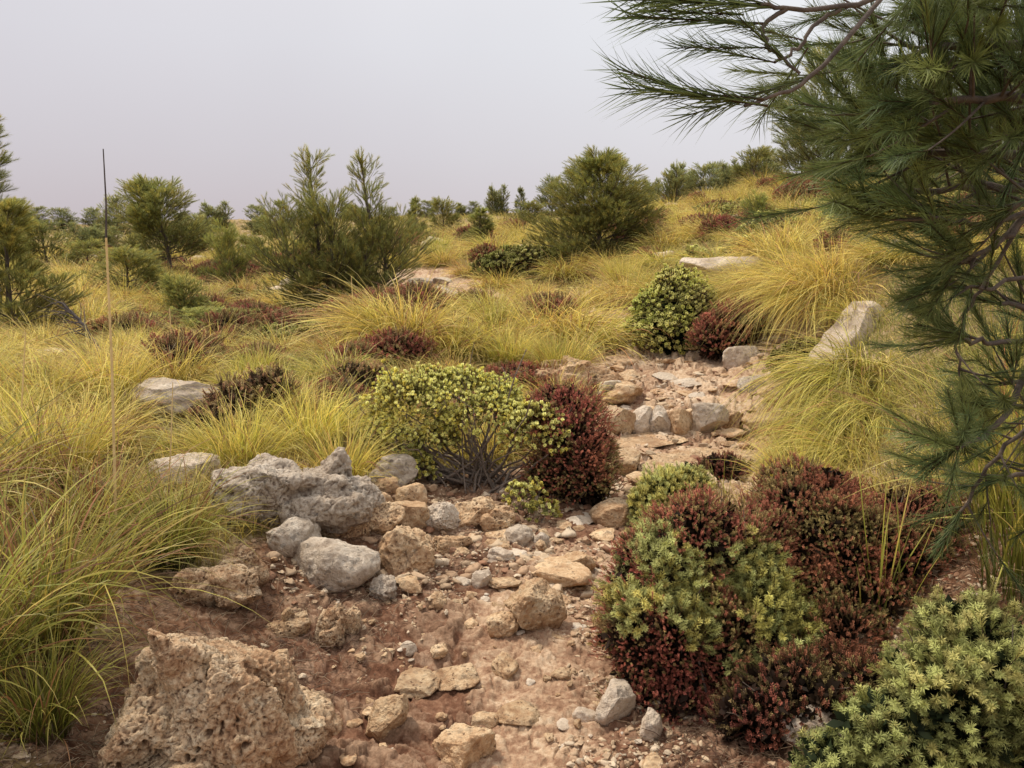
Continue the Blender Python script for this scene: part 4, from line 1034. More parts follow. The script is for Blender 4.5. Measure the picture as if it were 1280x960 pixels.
# ------------------------------------------------------------------ grass
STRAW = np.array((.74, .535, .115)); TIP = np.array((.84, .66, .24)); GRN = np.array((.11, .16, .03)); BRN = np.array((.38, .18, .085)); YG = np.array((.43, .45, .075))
def tussock_mesh(seed, *a, tone=1., **kw):
    TONE[0] = tone; return _tussock(seed, *a, **kw)
TONE = [1.]
def _tussock(seed, n=700, L=.6, r0=.12, w=.0035, phi=(.15, 1.9), lean=(0, 0, 0), green=.3, seg=7, var=.3, p=1.3, brown=.08, bend=.5, arc=None, flat=False):
    global rng
    keep = rng; rng = np.random.default_rng(seed); r = rng
    rr = r0 * np.sqrt(r.random(n)); a0 = r.uniform(0, 2 * pi, n)
    B = np.stack([rr * np.cos(a0), rr * np.sin(a0), -.03 + 0 * rr], 1)
    az = a0 + r.normal(0, .75, n)
    if arc is not None: az = arc[0] + r.normal(0, arc[1], n)
    out = rr / r0
    ph0 = phi[0] * (.3 + out) + np.abs(r.normal(0, .15, n)); ph1 = phi[1] * (.45 + .55 * out) + r.normal(0, .35, n)
    Ln = L * np.clip(r.normal(.85, .22, n), .25, 1.4)
    g_ = r.random(n); gf = np.clip(r.normal(green, .3, n), 0, 1)[:, None]
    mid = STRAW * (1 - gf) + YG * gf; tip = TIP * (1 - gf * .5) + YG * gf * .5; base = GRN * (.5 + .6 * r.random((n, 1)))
    br = (r.random(n) < brown)[:, None]
    mid = np.where(br, BRN, mid); tip = np.where(br, BRN * 1.3, tip)
    k = (1 + r.normal(0, var, (n, 1))).clip(.3, 1.55) * TONE[0]
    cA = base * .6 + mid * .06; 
    g = Geo()
    ln = np.tile(np.array(lean, float), (n, 1)) * (.6 + .6 * r.random((n, 1)))
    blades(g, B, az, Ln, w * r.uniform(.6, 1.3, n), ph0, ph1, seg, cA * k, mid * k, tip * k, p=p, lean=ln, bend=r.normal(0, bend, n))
    rng = keep
    return g.mesh('blades', M_GRASS)
def tussock_at(px, py, me, sc, rz, label, cat='grass tuft', depth=None, group=None, lm=None, name='grass_tussock', ocr=.2, lift=0):
    p = hit(px, py) if depth is None else at(px, py, depth)
    p[2] = H(p[0], p[1])[0] + lift
    o = link(name, me, None, p, rz, sc)
    if label: tag(o, label, cat, group)
    if ocr: occ(p[0], p[1], ocr)
    if lm: mark('the ' + lm, px, py)
    return o
# big foreground tussocks, left
bigA = tussock_mesh(201, 620, 1.0, .2, .0085, (.30, 2.0), green=.7, brown=.22, tone=.7, seg=10, bend=.7, var=.4)
bigB = tussock_mesh(202, 520, .9, .2, .0075, (.35, 2.2), green=.35, brown=.38, tone=.76, seg=10, bend=.8, var=.4)
bigC = tussock_mesh(203, 480, .8, .14, .007, (.25, 1.8), green=.9, brown=.14, tone=.66, seg=9, var=.4)
tussock_at(50, 800, bigA, .66, .4, 'huge arching green-gold grass tussock at the left edge', depth=2.35, lm='huge left tussock')
tussock_at(-60, 930, bigC, .8, 2, 'dark green grass tussock in the lower left corner', depth=1.95)
tussock_at(215, 712, bigC, .62, 1, 'green tussock of stiff blades left of the smooth grey boulder', depth=3.05, lm='stiff green tussock')
tussock_at(120, 700, bigB, .6, 2.2, 'golden tussock with brown dead blades behind the huge left tussock', depth=3.2)
tussock_at(10, 640, bigB, .6, 4, 'tall straw-coloured tussock beyond the huge left tussock', depth=3.4)
tussock_at(60, 960, bigC, .45, 5, 'short green tuft at the lower left beside the pitted tan boulder', depth=1.95)
tussock_at(-120, 760, bigA, .75, 3, 'arching tussock cut by the left edge of the photo', depth=2.7)
med = tussock_mesh(204, 420, .55, .08, .0055, (.3, 1.5), green=.5, brown=.08, seg=8)
tussock_at(428, 608, med, .85, 0, 'upright green and gold grass tuft growing on top of the grey outcrop', depth=4.15, lm='outcrop grass tuft')
sprg = tussock_mesh(205, 34, .36, .05, .006, (.3, .9), green=.9, brown=.05, seg=6, arc=(2.6, .8))
tussock_at(905, 612, sprg, .8, 0, 'few thin green blades sprouting behind the soft green bush', depth=4.4)
# hanging bank tussocks
hangA = tussock_mesh(206, 1500, 1.0, .26, .0045, (.6, 2.8), green=.22, lean=(-.35, -.3, -.15), seg=10, bend=.3, arc=(3.7, 1.0), brown=.08, p=.9, var=.4)
hangB = tussock_mesh(207, 1300, .85, .3, .0048, (.7, 3.1), green=.55, lean=(-.12, -.15, -.3), seg=10, bend=.3, arc=(3.9, .9), brown=.08, p=.7, var=.4)
tussock_at(1075, 462, hangB, 1.0, .1, 'long green-gold grass curtain hanging over the right bank beside the track', depth=5.5, lm='hanging grass curtain')
tussock_at(1050, 505, hangB, .7, .3, 'green grass skirt hanging to the track below the long grass curtain', depth=5.0)
tussock_at(1100, 525, hangB, .8, .5, 'lower green grass curtain under the pine branches', depth=4.8)
tussock_at(1000, 356, hangA, .9, 0, 'sweeping golden grass mound combed down to the left of the long white bank rock', depth=7.9, lm='sweeping golden mound')
tussock_at(1035, 385, hangA, .95, .2, 'second golden mound flowing over the bank left of the white rock', depth=7.2)
tussock_at(940, 395, hangA, .8, -.1, 'golden grass drooping onto the dark red heath clump', depth=8.4)
hangC = tussock_mesh(211, 1500, .72, .34, .005, (1.3, 3.1), green=.5, lean=(-.25, -.3, -.45), seg=10, bend=.3, arc=(3.9, .8), brown=.08, p=.6, var=.45)
tussock_at(1072, 446, hangC, .95, 0, 'fringe of long green-gold blades trailing down the bank edge below the white rock', depth=5.6)
tussock_at(1050, 485, hangC, .8, .2, 'trailing grass fringe falling to the right edge of the track', depth=5.2)
# tall blades at the right edge
tallR = tussock_mesh(208, 170, 1.15, .14, .006, (.12, 1.25), green=.75, brown=.12, seg=12, arc=(3.3, 1.1))
tussock_at(1265, 850, tallR, .9, 0, 'tall thin blades rising at the right edge above the corner juniper', depth=2.35)
tussock_at(1230, 760, tallR, .8, .6, 'long green blades leaning left beneath the pine at the right edge', depth=2.8)
few = tussock_mesh(209, 16, .8, .1, .007, (.1, .7), green=.7, brown=.2, seg=12, arc=(1.2, 1.5))
tussock_at(1085, 850, few, .85, 0, 'few single curved blades rising out of the shaded heath bush', depth=2.6)
# middle mounds, copied
mats = [tussock_mesh(210 + i, [1100, 1000, 1200, 900, 1000][i], [.58, .66, .72, .55, .52][i], .24, .0055, (.65, 2.45), green=[.24, .36, .14, .6, .2][i], lean=(.45, 0, -.05), seg=7, bend=.5, brown=[.2, .13, .14, .12, .36][i], var=.4, arc=None) for i in range(5)]
midt = [tussock_mesh(220 + i, 800, .55, .16, .0055, (.35, 1.5), green=[.45, .7][i], lean=(.15, 0, 0), seg=6, bend=.5, brown=.07) for i in range(2)]
HM = [ # px, py, variant, scale, rz, label, landmark
 (500, 425, 2, 1.25, 2.9, 'large combed straw mound in the middle behind the yellow-green domed bush', 'combed straw mound'),
 (560, 440, 0, 1.15, 3.1, 'flattened straw mound with brown thatch right of the combed straw mound', 0),
 (620, 430, 0, 1.1, 3.6, 'straw mound between the domed bush and the far track', 0),
 (735, 432, 1, 1.15, -.5, 'tall golden tussock leaning over the left edge of the track', 'leaning golden tussock'),
 (690, 420, 2, 1.1, -.2, 'pale golden tussock left of the leaning golden tussock', 0),
 (700, 470, 'm1', .95, .3, 'dark green-bladed tuft in front of the leaning golden tussock', 0),
 (640, 458, 'm0', .9, .3, 'green tuft just behind the yellow-green domed bush', 0),
 (740, 385, 0, 1.0, -.6, 'golden mound at the narrow bend of the track', 0),
 (790, 380, 2, 1.05, -1.0, 'brown-gold mound left of the green cushion bush', 0),
 (590, 345, 4, .95, -1.9, 'brownish domed tussock overhanging the far track', 'brownish domed tussock'),
 (625, 362, 0, 1.0, -1.6, 'golden tussock right of the far track', 0),
 (660, 385, 1, .9, -1.2, 'yellow tussock in front of the dark green leafy bush', 0),
 (345, 515, 0, .75, 2.8, 'straw tussock draped over the left heath clump', 0),
 (390, 560, 'm0', .9, .5, 'loose golden tuft behind the grey outcrop', 0),
 (260, 450, 2, .85, 3.4, 'wide pale straw mound beyond the left grass slab', 'wide pale straw mound'),
 (120, 470, 0, .85, 3.2, 'flattened straw mound under the dead branch', 0),
 (50, 505, 1, .8, 3.6, 'straw mound at the left beyond the tall straw-coloured tussock', 0),
 (110, 560, 0, .7, 3.1, 'green-gold mound in front of the left grass slab', 0),
 (60, 600, 'm0', 1.0, 3.1, 'tall mixed tuft left of the stiff green tussock', 0),
 (860, 300, 0, 1.0, -2, 'golden tussock halfway up the right slope', 'halfway golden tussock'),
]
for (px, py, v, sc, rz, lab, lm) in HM:
    me = midt[int(v[1])] if isinstance(v, str) else mats[v]
    tussock_at(px, py, me, sc, rz, lab, lm=lm or None, ocr=.3)

# general cover: tussocks, heath clumps, green shrublets, white rocks, sampled over the slope by plan position
small_heath = [bush_mesh([(0, 0, .10, .26, .24, .16), (.14, .05, .08, .16, .16, .13)], 'heath', 300 + i, sc=1.9, dens=.8, lump=.2) for i in range(2)]
small_cush = [bush_mesh([(0, 0, .10, .26, .25, .17), (-.14, .05, .08, .16, .16, .12)], 'cushion', 310 + i, sc=1.7, dens=.8, lump=.3, tint=.8) for i in range(2)]
small_rock = [rock_mesh('rock', 320 + i, ['block', 'smooth', 'karst', 'slab'][i % 4], 4, (1, .8, .42), 'pale', .9) for i in range(4)]
small_pine = [bush_mesh([(0, 0, .2, .2, .2, .26)], 'green', 330, sc=2.4, dens=.8, tint=.6)]
R2 = np.random.default_rng(55)
n_t = n_h = n_c = n_r = 0
cands = []
for k in range(5200):
    px = R2.uniform(-80, 1340); d = math.exp(R2.uniform(math.log(4.2), math.log(58)))
    cands.append((d, px))
cands.sort()
placed = []
lm_words = None
for d, px in cands:
    x = (px - 640) / F * d * .99; y = d
    sp = .33 + .024 * d
    if pathdist(np.array([x]), np.array([y]))[0] < .28 + .004 * d: continue
    if any((x - a) ** 2 + (y - b) ** 2 < (sp + 0) ** 2 for a, b in placed[-260:]): continue
    z = H(x, y)[0]; qx, qy = project((x, y, z))
    if qx < -60 or qx > 1330 or qy > 640: continue
    if qx > 1090 and qy > 330: continue
    if not free(x, y, .12): continue
    # hidden behind a rise?
    q = hit(qx, qy - 6)
    if q is not None and np.hypot(q[0], q[1]) < np.hypot(x, y) * .86 - .3: continue
    nz = vnoise(np.array([[x * .35, y * .28]]), 5)[0] + R2.normal(0, .35)
    t = None
    if nz > (.42 if d > 9 else .95) and n_h < 130: t = 'h'
    elif nz < -.6 and n_c < 80: t = 'c'
    elif R2.random() < (.06 if d < 12 else .13) and n_r < 90: t = 'r'
    elif n_t < 270: t = 't'
    if t is None: continue
    placed.append((x, y)); g = 1 + .022 * max(0, d - 8)
    rz = R2.uniform(-.8, .8) + (3.1 if qx < 620 else -2.2)
    if t == 't' and d < 9: g *= .82
    if t == 't':
        v = R2.integers(0, 7); me = midt[v - 5] if v > 4 else mats[v]
        o = link('grass_tussock', me, None, (x, y, z), rz, float(R2.uniform(.62, 1.05) * g))
        auto(o, ['flattened straw tuft', 'green-gold tuft', 'pale straw tuft', 'greenish tuft', 'brown-gold tuft', 'upright gold tuft', 'upright green tuft'][v], 'grass tuft', 'dry grass tussocks over the hillside'); n_t += 1
    elif t == 'h':
        o = link('heath_clump', small_heath[n_h % 2], None, (x, y, z - .02), rz, float(R2.uniform(.6, 1.1) * g * 1.1))
        auto(o, 'low red-brown heath clump', 'heath', 'heath clumps over the hillside'); n_h += 1
    elif t == 'c':
        o = link('low_shrub', small_cush[n_c % 2], None, (x, y, z - .02), rz, float(R2.uniform(.45, 1.0) * g))
        auto(o, 'low green shrub', 'shrub', 'low green shrubs over the hillside'); n_c += 1
    else:
        s = float(R2.uniform(.2, .5) * (1 + .03 * max(0, d - 8)))
        o = link('rock', small_rock[n_r % 4], None, (x, y, z - .02), R2.uniform(0, 6), s)
        auto(o, 'whitish rock', 'rock', 'white limestone rocks scattered in the grass'); n_r += 1
print('COVER', n_t, n_h, n_c, n_r)

# uncountable turf between the tussocks
def turf():
    g = Geo(); n = 270000; r = rng
    th = r.uniform(-R(52), R(48), n); d = np.exp(r.uniform(math.log(2.4), math.log(62), n))
    x = d * np.sin(th); y = d * np.cos(th)
    pd = pathdist(x, y); sm = soilmask(x, y)
    k = (pd > .1 + .25 * r.random(n)) & (sm < .25) & (fbm(np.stack([x, y], 1) * 1.2, 3, 91) + r.normal(0, .25, n) > -.35)
    x, y, d = x[k], y[k], d[k]; n = len(x); z = H(x, y)
    B = np.stack([x, y, z - .02], 1)
    az = r.uniform(0, 2 * pi, n); L = r.uniform(.10, .26, n) * (1 + .02 * d); w = .0028 * (1 + d * .11)
    gf = np.clip(fbm(B[:, :2] * .7, 3, 95) * 1.3 + .45 + r.normal(0, .2, n), 0, 1)[:, None]
    mid = STRAW * (1 - gf) + YG * gf * .8; kk = r.uniform(.35, 1.15, (n, 1))
    lean = np.tile([[.35, -.1, 0]], (n, 1)) * np.where(x < 1, -1, -1)[:, None]
    blades(g, B, az, L, w, r.uniform(.1, .8, n), r.uniform(.9, 2.1, n), 3, (GRN * .8 + mid * .2) * kk, mid * kk, TIP * kk * .95, lean=lean)
    tag(link('turf_grass', g.mesh('turf_grass', M_GRASS)), 'short dry grass covering the ground between tussocks', kind='stuff')
turf()

# litter: dead grass bits and needles on the soil
def litter():
    g = Geo(); n = 34000; r = rng
    th = r.uniform(-R(38), R(38), n); d = np.exp(r.uniform(math.log(1.7), math.log(9), n)); x = d * np.sin(th); y = d * np.cos(th)
    pd = pathdist(x, y); k = (pd > -.25 + .25 * r.random(n)); x, y = x[k], y[k]; n = len(x); z = H(x, y, fine=True)
    a = r.uniform(0, 2 * pi, n); L = r.uniform(.02, .09, n)
    s = np.linspace(0, 1, 3)[None, :, None]
    dv = np.stack([np.cos(a), np.sin(a), r.normal(.12, .2, n)], 1) * L[:, None]
    P = np.stack([x, y, z + .004], 1)[:, None] + dv[:, None] * s; P[:, 1, 2] += L * .12
    c = np.where(r.random((n, 1)) < .45, [[.17, .09, .06]], [[.36, .26, .17]]) * r.uniform(.6, 1.2, (n, 1))
    c = np.clip(c, 0, 1)
    tubes(g, P, np.full((n, 3), .0011), 3, c)
    tag(link('leaf_litter', g.mesh('leaf_litter', M_GRASS)), 'dead grass bits and pine needles strewn on the red soil', kind='stuff')
litter()

# ------------------------------------------------------------------ loose stones on the track
pebV = {}
tanvar = [rock_mesh('stone', 400 + i, ['block', 'slab', 'block', 'karst', 'block', 'block'][i], 4, (1, [.8, .7, .9, .85, .7, .75][i], [.6, .28, .5, .6, .5, .4][i]), ['tan', 'tan', 'pale', 'tan', 'tan', 'tan'][i], 1.) for i in range(6)]
tannames = ['angular tan stone', 'flat tan flake', 'angular cream stone', 'knobbly tan stone', 'squarish tan stone', 'low tan stone']
R3 = np.random.default_rng(91); cnt = 0; tries = 0; pl = []
while cnt < 292 and tries < 12000:
    tries += 1
    emb = cnt < 140
    px = R3.uniform(330, 1020); py = R3.uniform(430, 965) if R3.random() < .8 else R3.uniform(600, 965)
    if emb: px = R3.uniform(620, 1010); py = R3.uniform(432, 800)
    q = hit(px, py)
    if q is None: continue
    x, y = q[0], q[1]; pdv = pathdist(np.array([x]), np.array([y]))[0]; so = soilmask(np.array([x]), np.array([y]))[0]
    if pdv > .12 and so < .35: continue
    wpx = min(46, 7 + R3.pareto(2.2) * 6.5) if py > 600 else min(34, 7 + R3.pareto(2.0) * 5)
    if emb: wpx = R3.uniform(14, 52)
    if fbm(np.array([[x * 2.2, y * 2.2]]), 2, 66)[0] < -.12 and wpx < 14 and R3.random() < .7: continue
    s = wpx * y / F
    if any((x - a) ** 2 + (y - b) ** 2 < ((s + c) * .45) ** 2 for a, b, c in pl): continue
    if not free(x, y, s * .2): continue
    pl.append((x, y, s)); v = int(R3.integers(0, 6))
    z = H(x, y, fine=True)[0]
    o = link('stone', tanvar[v], None, (x, y, z - s * (.1 if emb else .06)), R3.uniform(0, 6.28), (s, s, s * (R3.uniform(.35, .6) if emb else R3.uniform(.8, 1.2))))
    o.rotation_euler = (R3.normal(0, .15), R3.normal(0, .15), R3.uniform(0, 6.28))
    auto(o, ('small ' if wpx < 15 else 'palm-sized ' if wpx < 26 else 'large ') + tannames[v], 'stone', 'loose stones on the track'); cnt += 1
print('STONES', cnt, tries)
def gravel():
    g = Geo(); r = rng; n = 70000
    th = r.uniform(-R(36), R(36), n); d = np.exp(r.uniform(math.log(1.7), math.log(13), n)); x = d * np.sin(th); y = d * np.cos(th)
    pd = pathdist(x, y); so = soilmask(x, y)
    cl = fbm(np.stack([x, y], 1) * 2.2, 4, 66) + r.normal(0, .1, n)
    k = ((pd < .1) | (so > .3)) & (cl > .0 + .12 * (so > .5) - .2 * (d > 4.3) * (so < .3)); x, y, d = x[k], y[k], d[k]; n = len(x)
    z = H(x, y, fine=True)
    s = np.clip(.005 + r.pareto(1.8, n) * .005, 0, np.where(d < 3.2, .017, .04)) * (1 + .07 * d)
    V, Fc = ico(2)
    tv = []
    for i in range(8):
        rr = np.random.default_rng(500 + i); W = V.copy()
        for _ in range(9):
            pn = rr.normal(0, 1, 3); pn /= np.linalg.norm(pn); q = W @ pn - rr.uniform(.35, .75); W = W - np.where(q > 0, q, 0)[:, None] * pn
        tv.append(W * [1, rr.uniform(.5, .85), rr.uniform(.3, .55)] + rr.normal(0, .07, W.shape))
    tv = np.array(tv); wh = r.integers(0, 8, n); a = r.uniform(0, 2 * pi, n)
    W = tv[wh]; X = W[..., 0] * np.cos(a)[:, None] - W[..., 1] * np.sin(a)[:, None]; Y = W[..., 0] * np.sin(a)[:, None] + W[..., 1] * np.cos(a)[:, None]
    P = np.stack([X, Y, W[..., 2]], -1) * s[:, None, None] + np.stack([x, y, z + s * .12], 1)[:, None]
    c = np.array([[.44, .29, .18], [.56, .42, .28], [.32, .17, .10], [.64, .51, .37], [.48, .34, .22]])[r.integers(0, 5, n)] * r.uniform(.75, 1.1, (n, 1))
    nv = len(V); Fa = (Fc[None] + (np.arange(n) * nv)[:, None, None]).reshape(-1, 3)
    g.add(P.reshape(-1, 3), Fa, np.repeat(c, nv, 0))
    m, nt = new_mat('gravel'); at_ = N(nt, 'ShaderNodeAttribute', attribute_name='Col'); b = N(nt, 'ShaderNodeBsdfPrincipled'); b.inputs['Roughness'].default_value = .95
    gg = N(nt, 'ShaderNodeNewGeometry'); c2 = mixc(nt, 1.0, at_.outputs['Color'], mixc(nt, noise(nt, gg.outputs['Position'], 150, 4, .7), (.5, .5, .5), (1.4, 1.4, 1.4)), 'MULTIPLY')
    nt.links.new(c2, b.inputs['Base Color']); o = N(nt, 'ShaderNodeOutputMaterial'); nt.links.new(b.outputs[0], o.inputs['Surface'])
    tag(link('gravel', g.mesh('gravel', m)), 'fine pebbles and grit over the track', kind='stuff')
gravel()

# ------------------------------------------------------------------ stalks, sticks, dead branch
def curve_obj(name, pts, r0, r1, mat, label, cat, K=6, M=24, wob=0):
    pts = np.array(pts, float); t = np.linspace(0, 1, len(pts)); u = np.linspace(0, 1, M)
    P = np.stack([np.interp(u, t, pts[:, j]) for j in range(3)], 1)
    for _ in range(3): P[1:-1] = (P[:-2] + 2 * P[1:-1] + P[2:]) / 4
    if wob: P[1:-1] += rng.normal(0, wob, (M - 2, 3))
    g = Geo(); tubes(g, P[None], np.linspace(r0, r1, M)[None], K)
    o = link(name, g.mesh(name, mat, True))
    if label: tag(o, label, cat)
    return o
m_straw = bark_mat('straw_stalk', (.62, .43, .18), (.8, .6, .3), 20)
def stalk(bx, by, tx, ty, d, r, label, dark=None):
    a = at(bx, by, d); a[2] = min(a[2], H(a[0], a[1])[0]); b = at(tx, ty, d)
    root = empty('grass_stalk', a); tag(root, label, 'stalk')
    mid = (a + b) / 2 + np.array([.006, 0, 0])
    def seg(nm, pts, r0, r1, mat):
        P = np.array(pts) - a; g = Geo(); u = np.linspace(0, 1, 12); t = np.linspace(0, 1, len(P))
        Q = np.stack([np.interp(u, t, P[:, j]) for j in range(3)], 1); tubes(g, Q[None], np.linspace(r0, r1, 12)[None], 6); link(nm, g.mesh(nm, mat, True), root)
    if dark:
        c = a + (b - a) * dark; seg('stem', [a, mid, c], r, r * .7, m_straw); seg('seed_head', [c, c + (b - c) * .4 + [.004, 0, 0], b], r * .72, r * .35, M_DEAD)
    else: seg('stem', [a, mid, b], r, r * .5, m_straw)
stalk(140, 640, 129, 186, 3.0, .0055, 'tall straw stalk with a dark thin tip standing against the sky', dark=.8)
stalk(443, 430, 439, 345, 8.5, .008, 'straw stalk standing in front of the two-topped pine')
stalk(214, 452, 212, 385, 7.5, .008, 'short straw stalk beside the young hollow pine')
stalk(18, 620, 32, 415, 3.6, .005, 'brownish straw stalk near the left edge')
stalk(208, 640, 216, 478, 3.6, .004, 'thin leaning stalk in front of the left grass slab')
stalk(326, 480, 322, 425, 6.3, .006, 'short pale stalk above the left heath clump')

def dead_branch():
    d = 6.6
    def W(px, py, dd=0): return at(px, py, d + dd)
    a = W(142, 462); a[2] -= .06
    root = empty('dead_branch', a); tag(root, 'bare black dead branch leaning up left out of the grass', 'branch')
    main = np.array([W(150, 466), W(128, 444), W(112, 420, .1), (W(98, 398, .15)), W(74, 376, .2)]) - a
    g = Geo(); u = np.linspace(0, 1, 20); P = np.stack([np.interp(u, np.linspace(0, 1, 5), main[:, j]) for j in range(3)], 1) + rng.normal(0, .006, (20, 3))
    tubes(g, P[None], np.linspace(.026, .01, 20)[None], 7); link('limb', g.mesh('limb', M_DEAD, True), root)
    side = np.array([W(118, 440), W(95, 440, -.1), W(62, 450, -.2)]) - a
    g = Geo(); P2 = np.stack([np.interp(u, np.linspace(0, 1, 3), side[:, j]) for j in range(3)], 1) + rng.normal(0, .005, (20, 3))
    tubes(g, P2[None], np.linspace(.016, .004, 20)[None], 6); link('limb', g.mesh('limb', M_DEAD, True), root)
    g = Geo(); TP = []
    for i in range(34):
        s0 = P[rng.integers(4, 20)] if i < 24 else P2[rng.integers(4, 20)]
        e = s0 + np.array([-rng.uniform(.05, .35), rng.normal(0, .15), rng.uniform(-.06, .2)]); m = (s0 + e) / 2 + rng.normal(0, .02, 3)
        v = np.linspace(0, 1, 6)[:, None]; TP.append(s0 * (1 - v) ** 2 + m * 2 * v * (1 - v) + e * v ** 2)
    for t_ in TP:
        g = Geo(); tubes(g, [t_], np.linspace(.005, .0015, 6)[None], 4); link('twig', g.mesh('twig', M_DEAD, True), root)
dead_branch()
mark('the dead branch', 110, 430)
# pale dry twig lying in the heath
q = at(905, 885, 2.52); q2 = at(1010, 812, 2.45); curve_obj('dry_twig', [q, (q + q2) / 2 + [0, 0, .02], q2], .004, .0025, bark_mat('pale_twig', (.35, .26, .18), (.55, .43, .32)), 'pale dry twig lying over the dark red heath bush', 'twig')
q = hit(520, 920); q2 = hit(560, 915); curve_obj('stick', [q + [0, 0, .012], (q + q2) / 2 + [0, 0, .02], q2 + [0, 0, .012]], .004, .003, M_DEAD, 'short dark stick lying between the orange-tan block and the bottom tan wedge', 'stick', wob=.001)

# ------------------------------------------------------------------ foreground pine, rooted out of the frame on the right
SH_FG = [needle_tpl(s, .17, 110, .068, .0014, .30, .72, t0=.02, seg=2, droop=.0, jl=.18) for s in (30, 31, 32, 33)]
SH_AIR = [needle_tpl(s, .20, 66, .090, .0020, .30, .72, t0=.02, seg=2, droop=.0, jl=.22) for s in (34, 35, 36)]
def fg_pine():
    bx, by = 2.0, 2.1; bz = H(bx, by)[0]
    root = empty('pine_tree', (bx, by, bz)); tag(root, 'close pine whose dark green needled branches fill the right side', 'pine tree')
    mark('the close pine', 1200, 300)
    O = np.array([bx, by, bz])
    s = np.linspace(0, 1, 16)
    T = np.stack([bx + .12 * s + .04 * np.sin(s * 9), by - .1 * s, bz - .1 + s * 3.6], 1) - O
    g = Geo(); tubes(g, T[None], (.075 * (1 - .75 * s))[None], 12); link('trunk', g.mesh('trunk', M_BARK, True), root)
    SP = []; SD = []; SS = []; STn = []
    tw = []; twr = []
    def bough(pts, r0, r1, n_side, first=.35, side_len=(.18, .38), tone=1., shoots=(3, 6), up=.38, z0=None, endshoots=3, down=0.):
        P = np.array([at(*p) for p in pts]) ; u = np.linspace(0, 1, 18)
        Q = np.stack([np.interp(u, np.linspace(0, 1, len(P)), P[:, j]) for j in range(3)], 1)
        for _ in range(4): Q[1:-1] = (Q[:-2] + 2 * Q[1:-1] + Q[2:]) / 4
        Q[1:-1] += rng.normal(0, .004 if n_side else .0012, (16, 3))
        LT = []
        axis = Q[-1] - Q[-4]; axis /= np.linalg.norm(axis)
        for i in range(n_side):
            t = first + (1 - first) * (i + .5) / n_side; k = t * 17; i0 = int(k)
            c = Q[i0] + (Q[min(i0 + 1, 17)] - Q[i0]) * (k - i0)
            ax = Q[min(i0 + 2, 17)] - Q[max(i0 - 2, 0)]; ax /= np.linalg.norm(ax)
            sd = rng.normal(0, 1, 3); sd -= ax * (sd @ ax); sd /= np.linalg.norm(sd) + 1e-9
            dr = ax * .75 + sd * .75 + np.array([0, 0, up]); dr /= np.linalg.norm(dr)
            L = rng.uniform(*side_len) * (1.1 - .5 * t)
            e = c + dr * L; m = (c + e) / 2 + np.array([0, 0, -.05 * L])
            v = np.linspace(0, 1, 6)[:, None]; W = c * (1 - v) ** 2 + m * 2 * v * (1 - v) + e * v ** 2
            LT.append(W - O)
            ns = rng.integers(*shoots)
            for j in range(ns):
                f = 1 if j == 0 else rng.uniform(.25, .95)
                pos = c * (1 - f) ** 2 + m * 2 * f * (1 - f) + e * f ** 2
                dd = dr + (0 if j == 0 else 1) * rng.normal(0, .45, 3) + np.array([-.1, 0, .28])
                SP.append(pos - O); SD.append(dd); SS.append(rng.uniform(.55, .95)); STn.append(tone * rng.uniform(.7, 1.15))
        g = Geo(); tubes(g, (Q - O)[None], np.linspace(r0, r1, 18)[None], 7)
        if LT: tubes(g, LT, np.tile(np.linspace(.0035, .0015, 6), (len(LT), 1)), 4)
        link('branch', g.mesh('branch', M_BARK, True), root)
        for j in range(endshoots):
            SP.append(Q[-1] - O - axis * .02); SD.append(axis + (0 if j == 0 else 1) * rng.normal(0, .3, 3)); SS.append(.85); STn.append(tone)
    # right-hand mass: boughs sweep in from the trunk to these ends
    B = [([(1500,60,1.9),(1330,60,1.7),(1220,50,1.6),(1140,70,1.55)],13),
         ([(1500,-40,1.9),(1330,-30,1.7),(1250,-10,1.6),(1190,10,1.55)],12),
         ([(1480,160,2.0),(1320,130,1.9),(1210,120,1.8),(1090,150,1.75)],18),
         ([(1470,220,2.0),(1330,200,1.8),(1220,190,1.7),(1100,200,1.7)],18),
         ([(1470,260,2.0),(1340,235,1.9),(1230,230,1.85),(1110,245,1.8)],16),
         ([(1460,120,1.8),(1340,110,1.65),(1260,120,1.55),(1160,130,1.5)],14),
         ([(1460,300,2.0),(1330,240,1.7),(1320,240,1.6),(1260,265,1.6)],9),
         ([(1470,20,2.2),(1340,80,2.1),(1250,130,2.0),(1170,160,2.0)],15),
         ([(1470,100,2.4),(1340,160,2.4),(1250,185,2.3),(1150,210,2.3)],15),
         ([(1480,420,2.1),(1380,440,2.0),(1320,470,1.95),(1250,480,1.9)],6),
         ([(1480,560,2.1),(1380,420,2.0),(1310,390,1.9),(1250,380,1.85)],5),
         ([(1480,620,2.1),(1370,560,2.0),(1310,520,1.9),(1240,500,1.8)],5),
         ([(1480,640,2.1),(1380,600,2.1),(1320,590,2.0),(1250,600,2.0)],5)]
    for pts, n in B: bough(pts, .016, .005, n, shoots=(3, 6), tone=.95, first=.25)
    # bare boughs with needles only at their ends
    bough([(1470,240,2.0),(1290,262,1.75),(1240,310,1.7),(1190,335,1.7)], .012, .003, 4, first=.75, endshoots=4, side_len=(.06, .14), shoots=(1, 3))
    bough([(1290,262,1.75),(1250,300,1.7),(1225,330,1.72),(1205,322,1.75)], .007, .003, 4, first=.6, side_len=(.1, .2), shoots=(1, 3))
    bough([(1290,262,1.74),(1240,285,1.66),(1190,280,1.62),(1160,268,1.6)], .007, .003, 5, first=.5, side_len=(.1, .2), shoots=(1, 3))
    bough([(1480,330,2.0),(1280,345,1.8),(1240,360,1.75),(1205,360,1.72)], .007, .003, 3, first=.7, side_len=(.05, .14), shoots=(1, 3), endshoots=4)
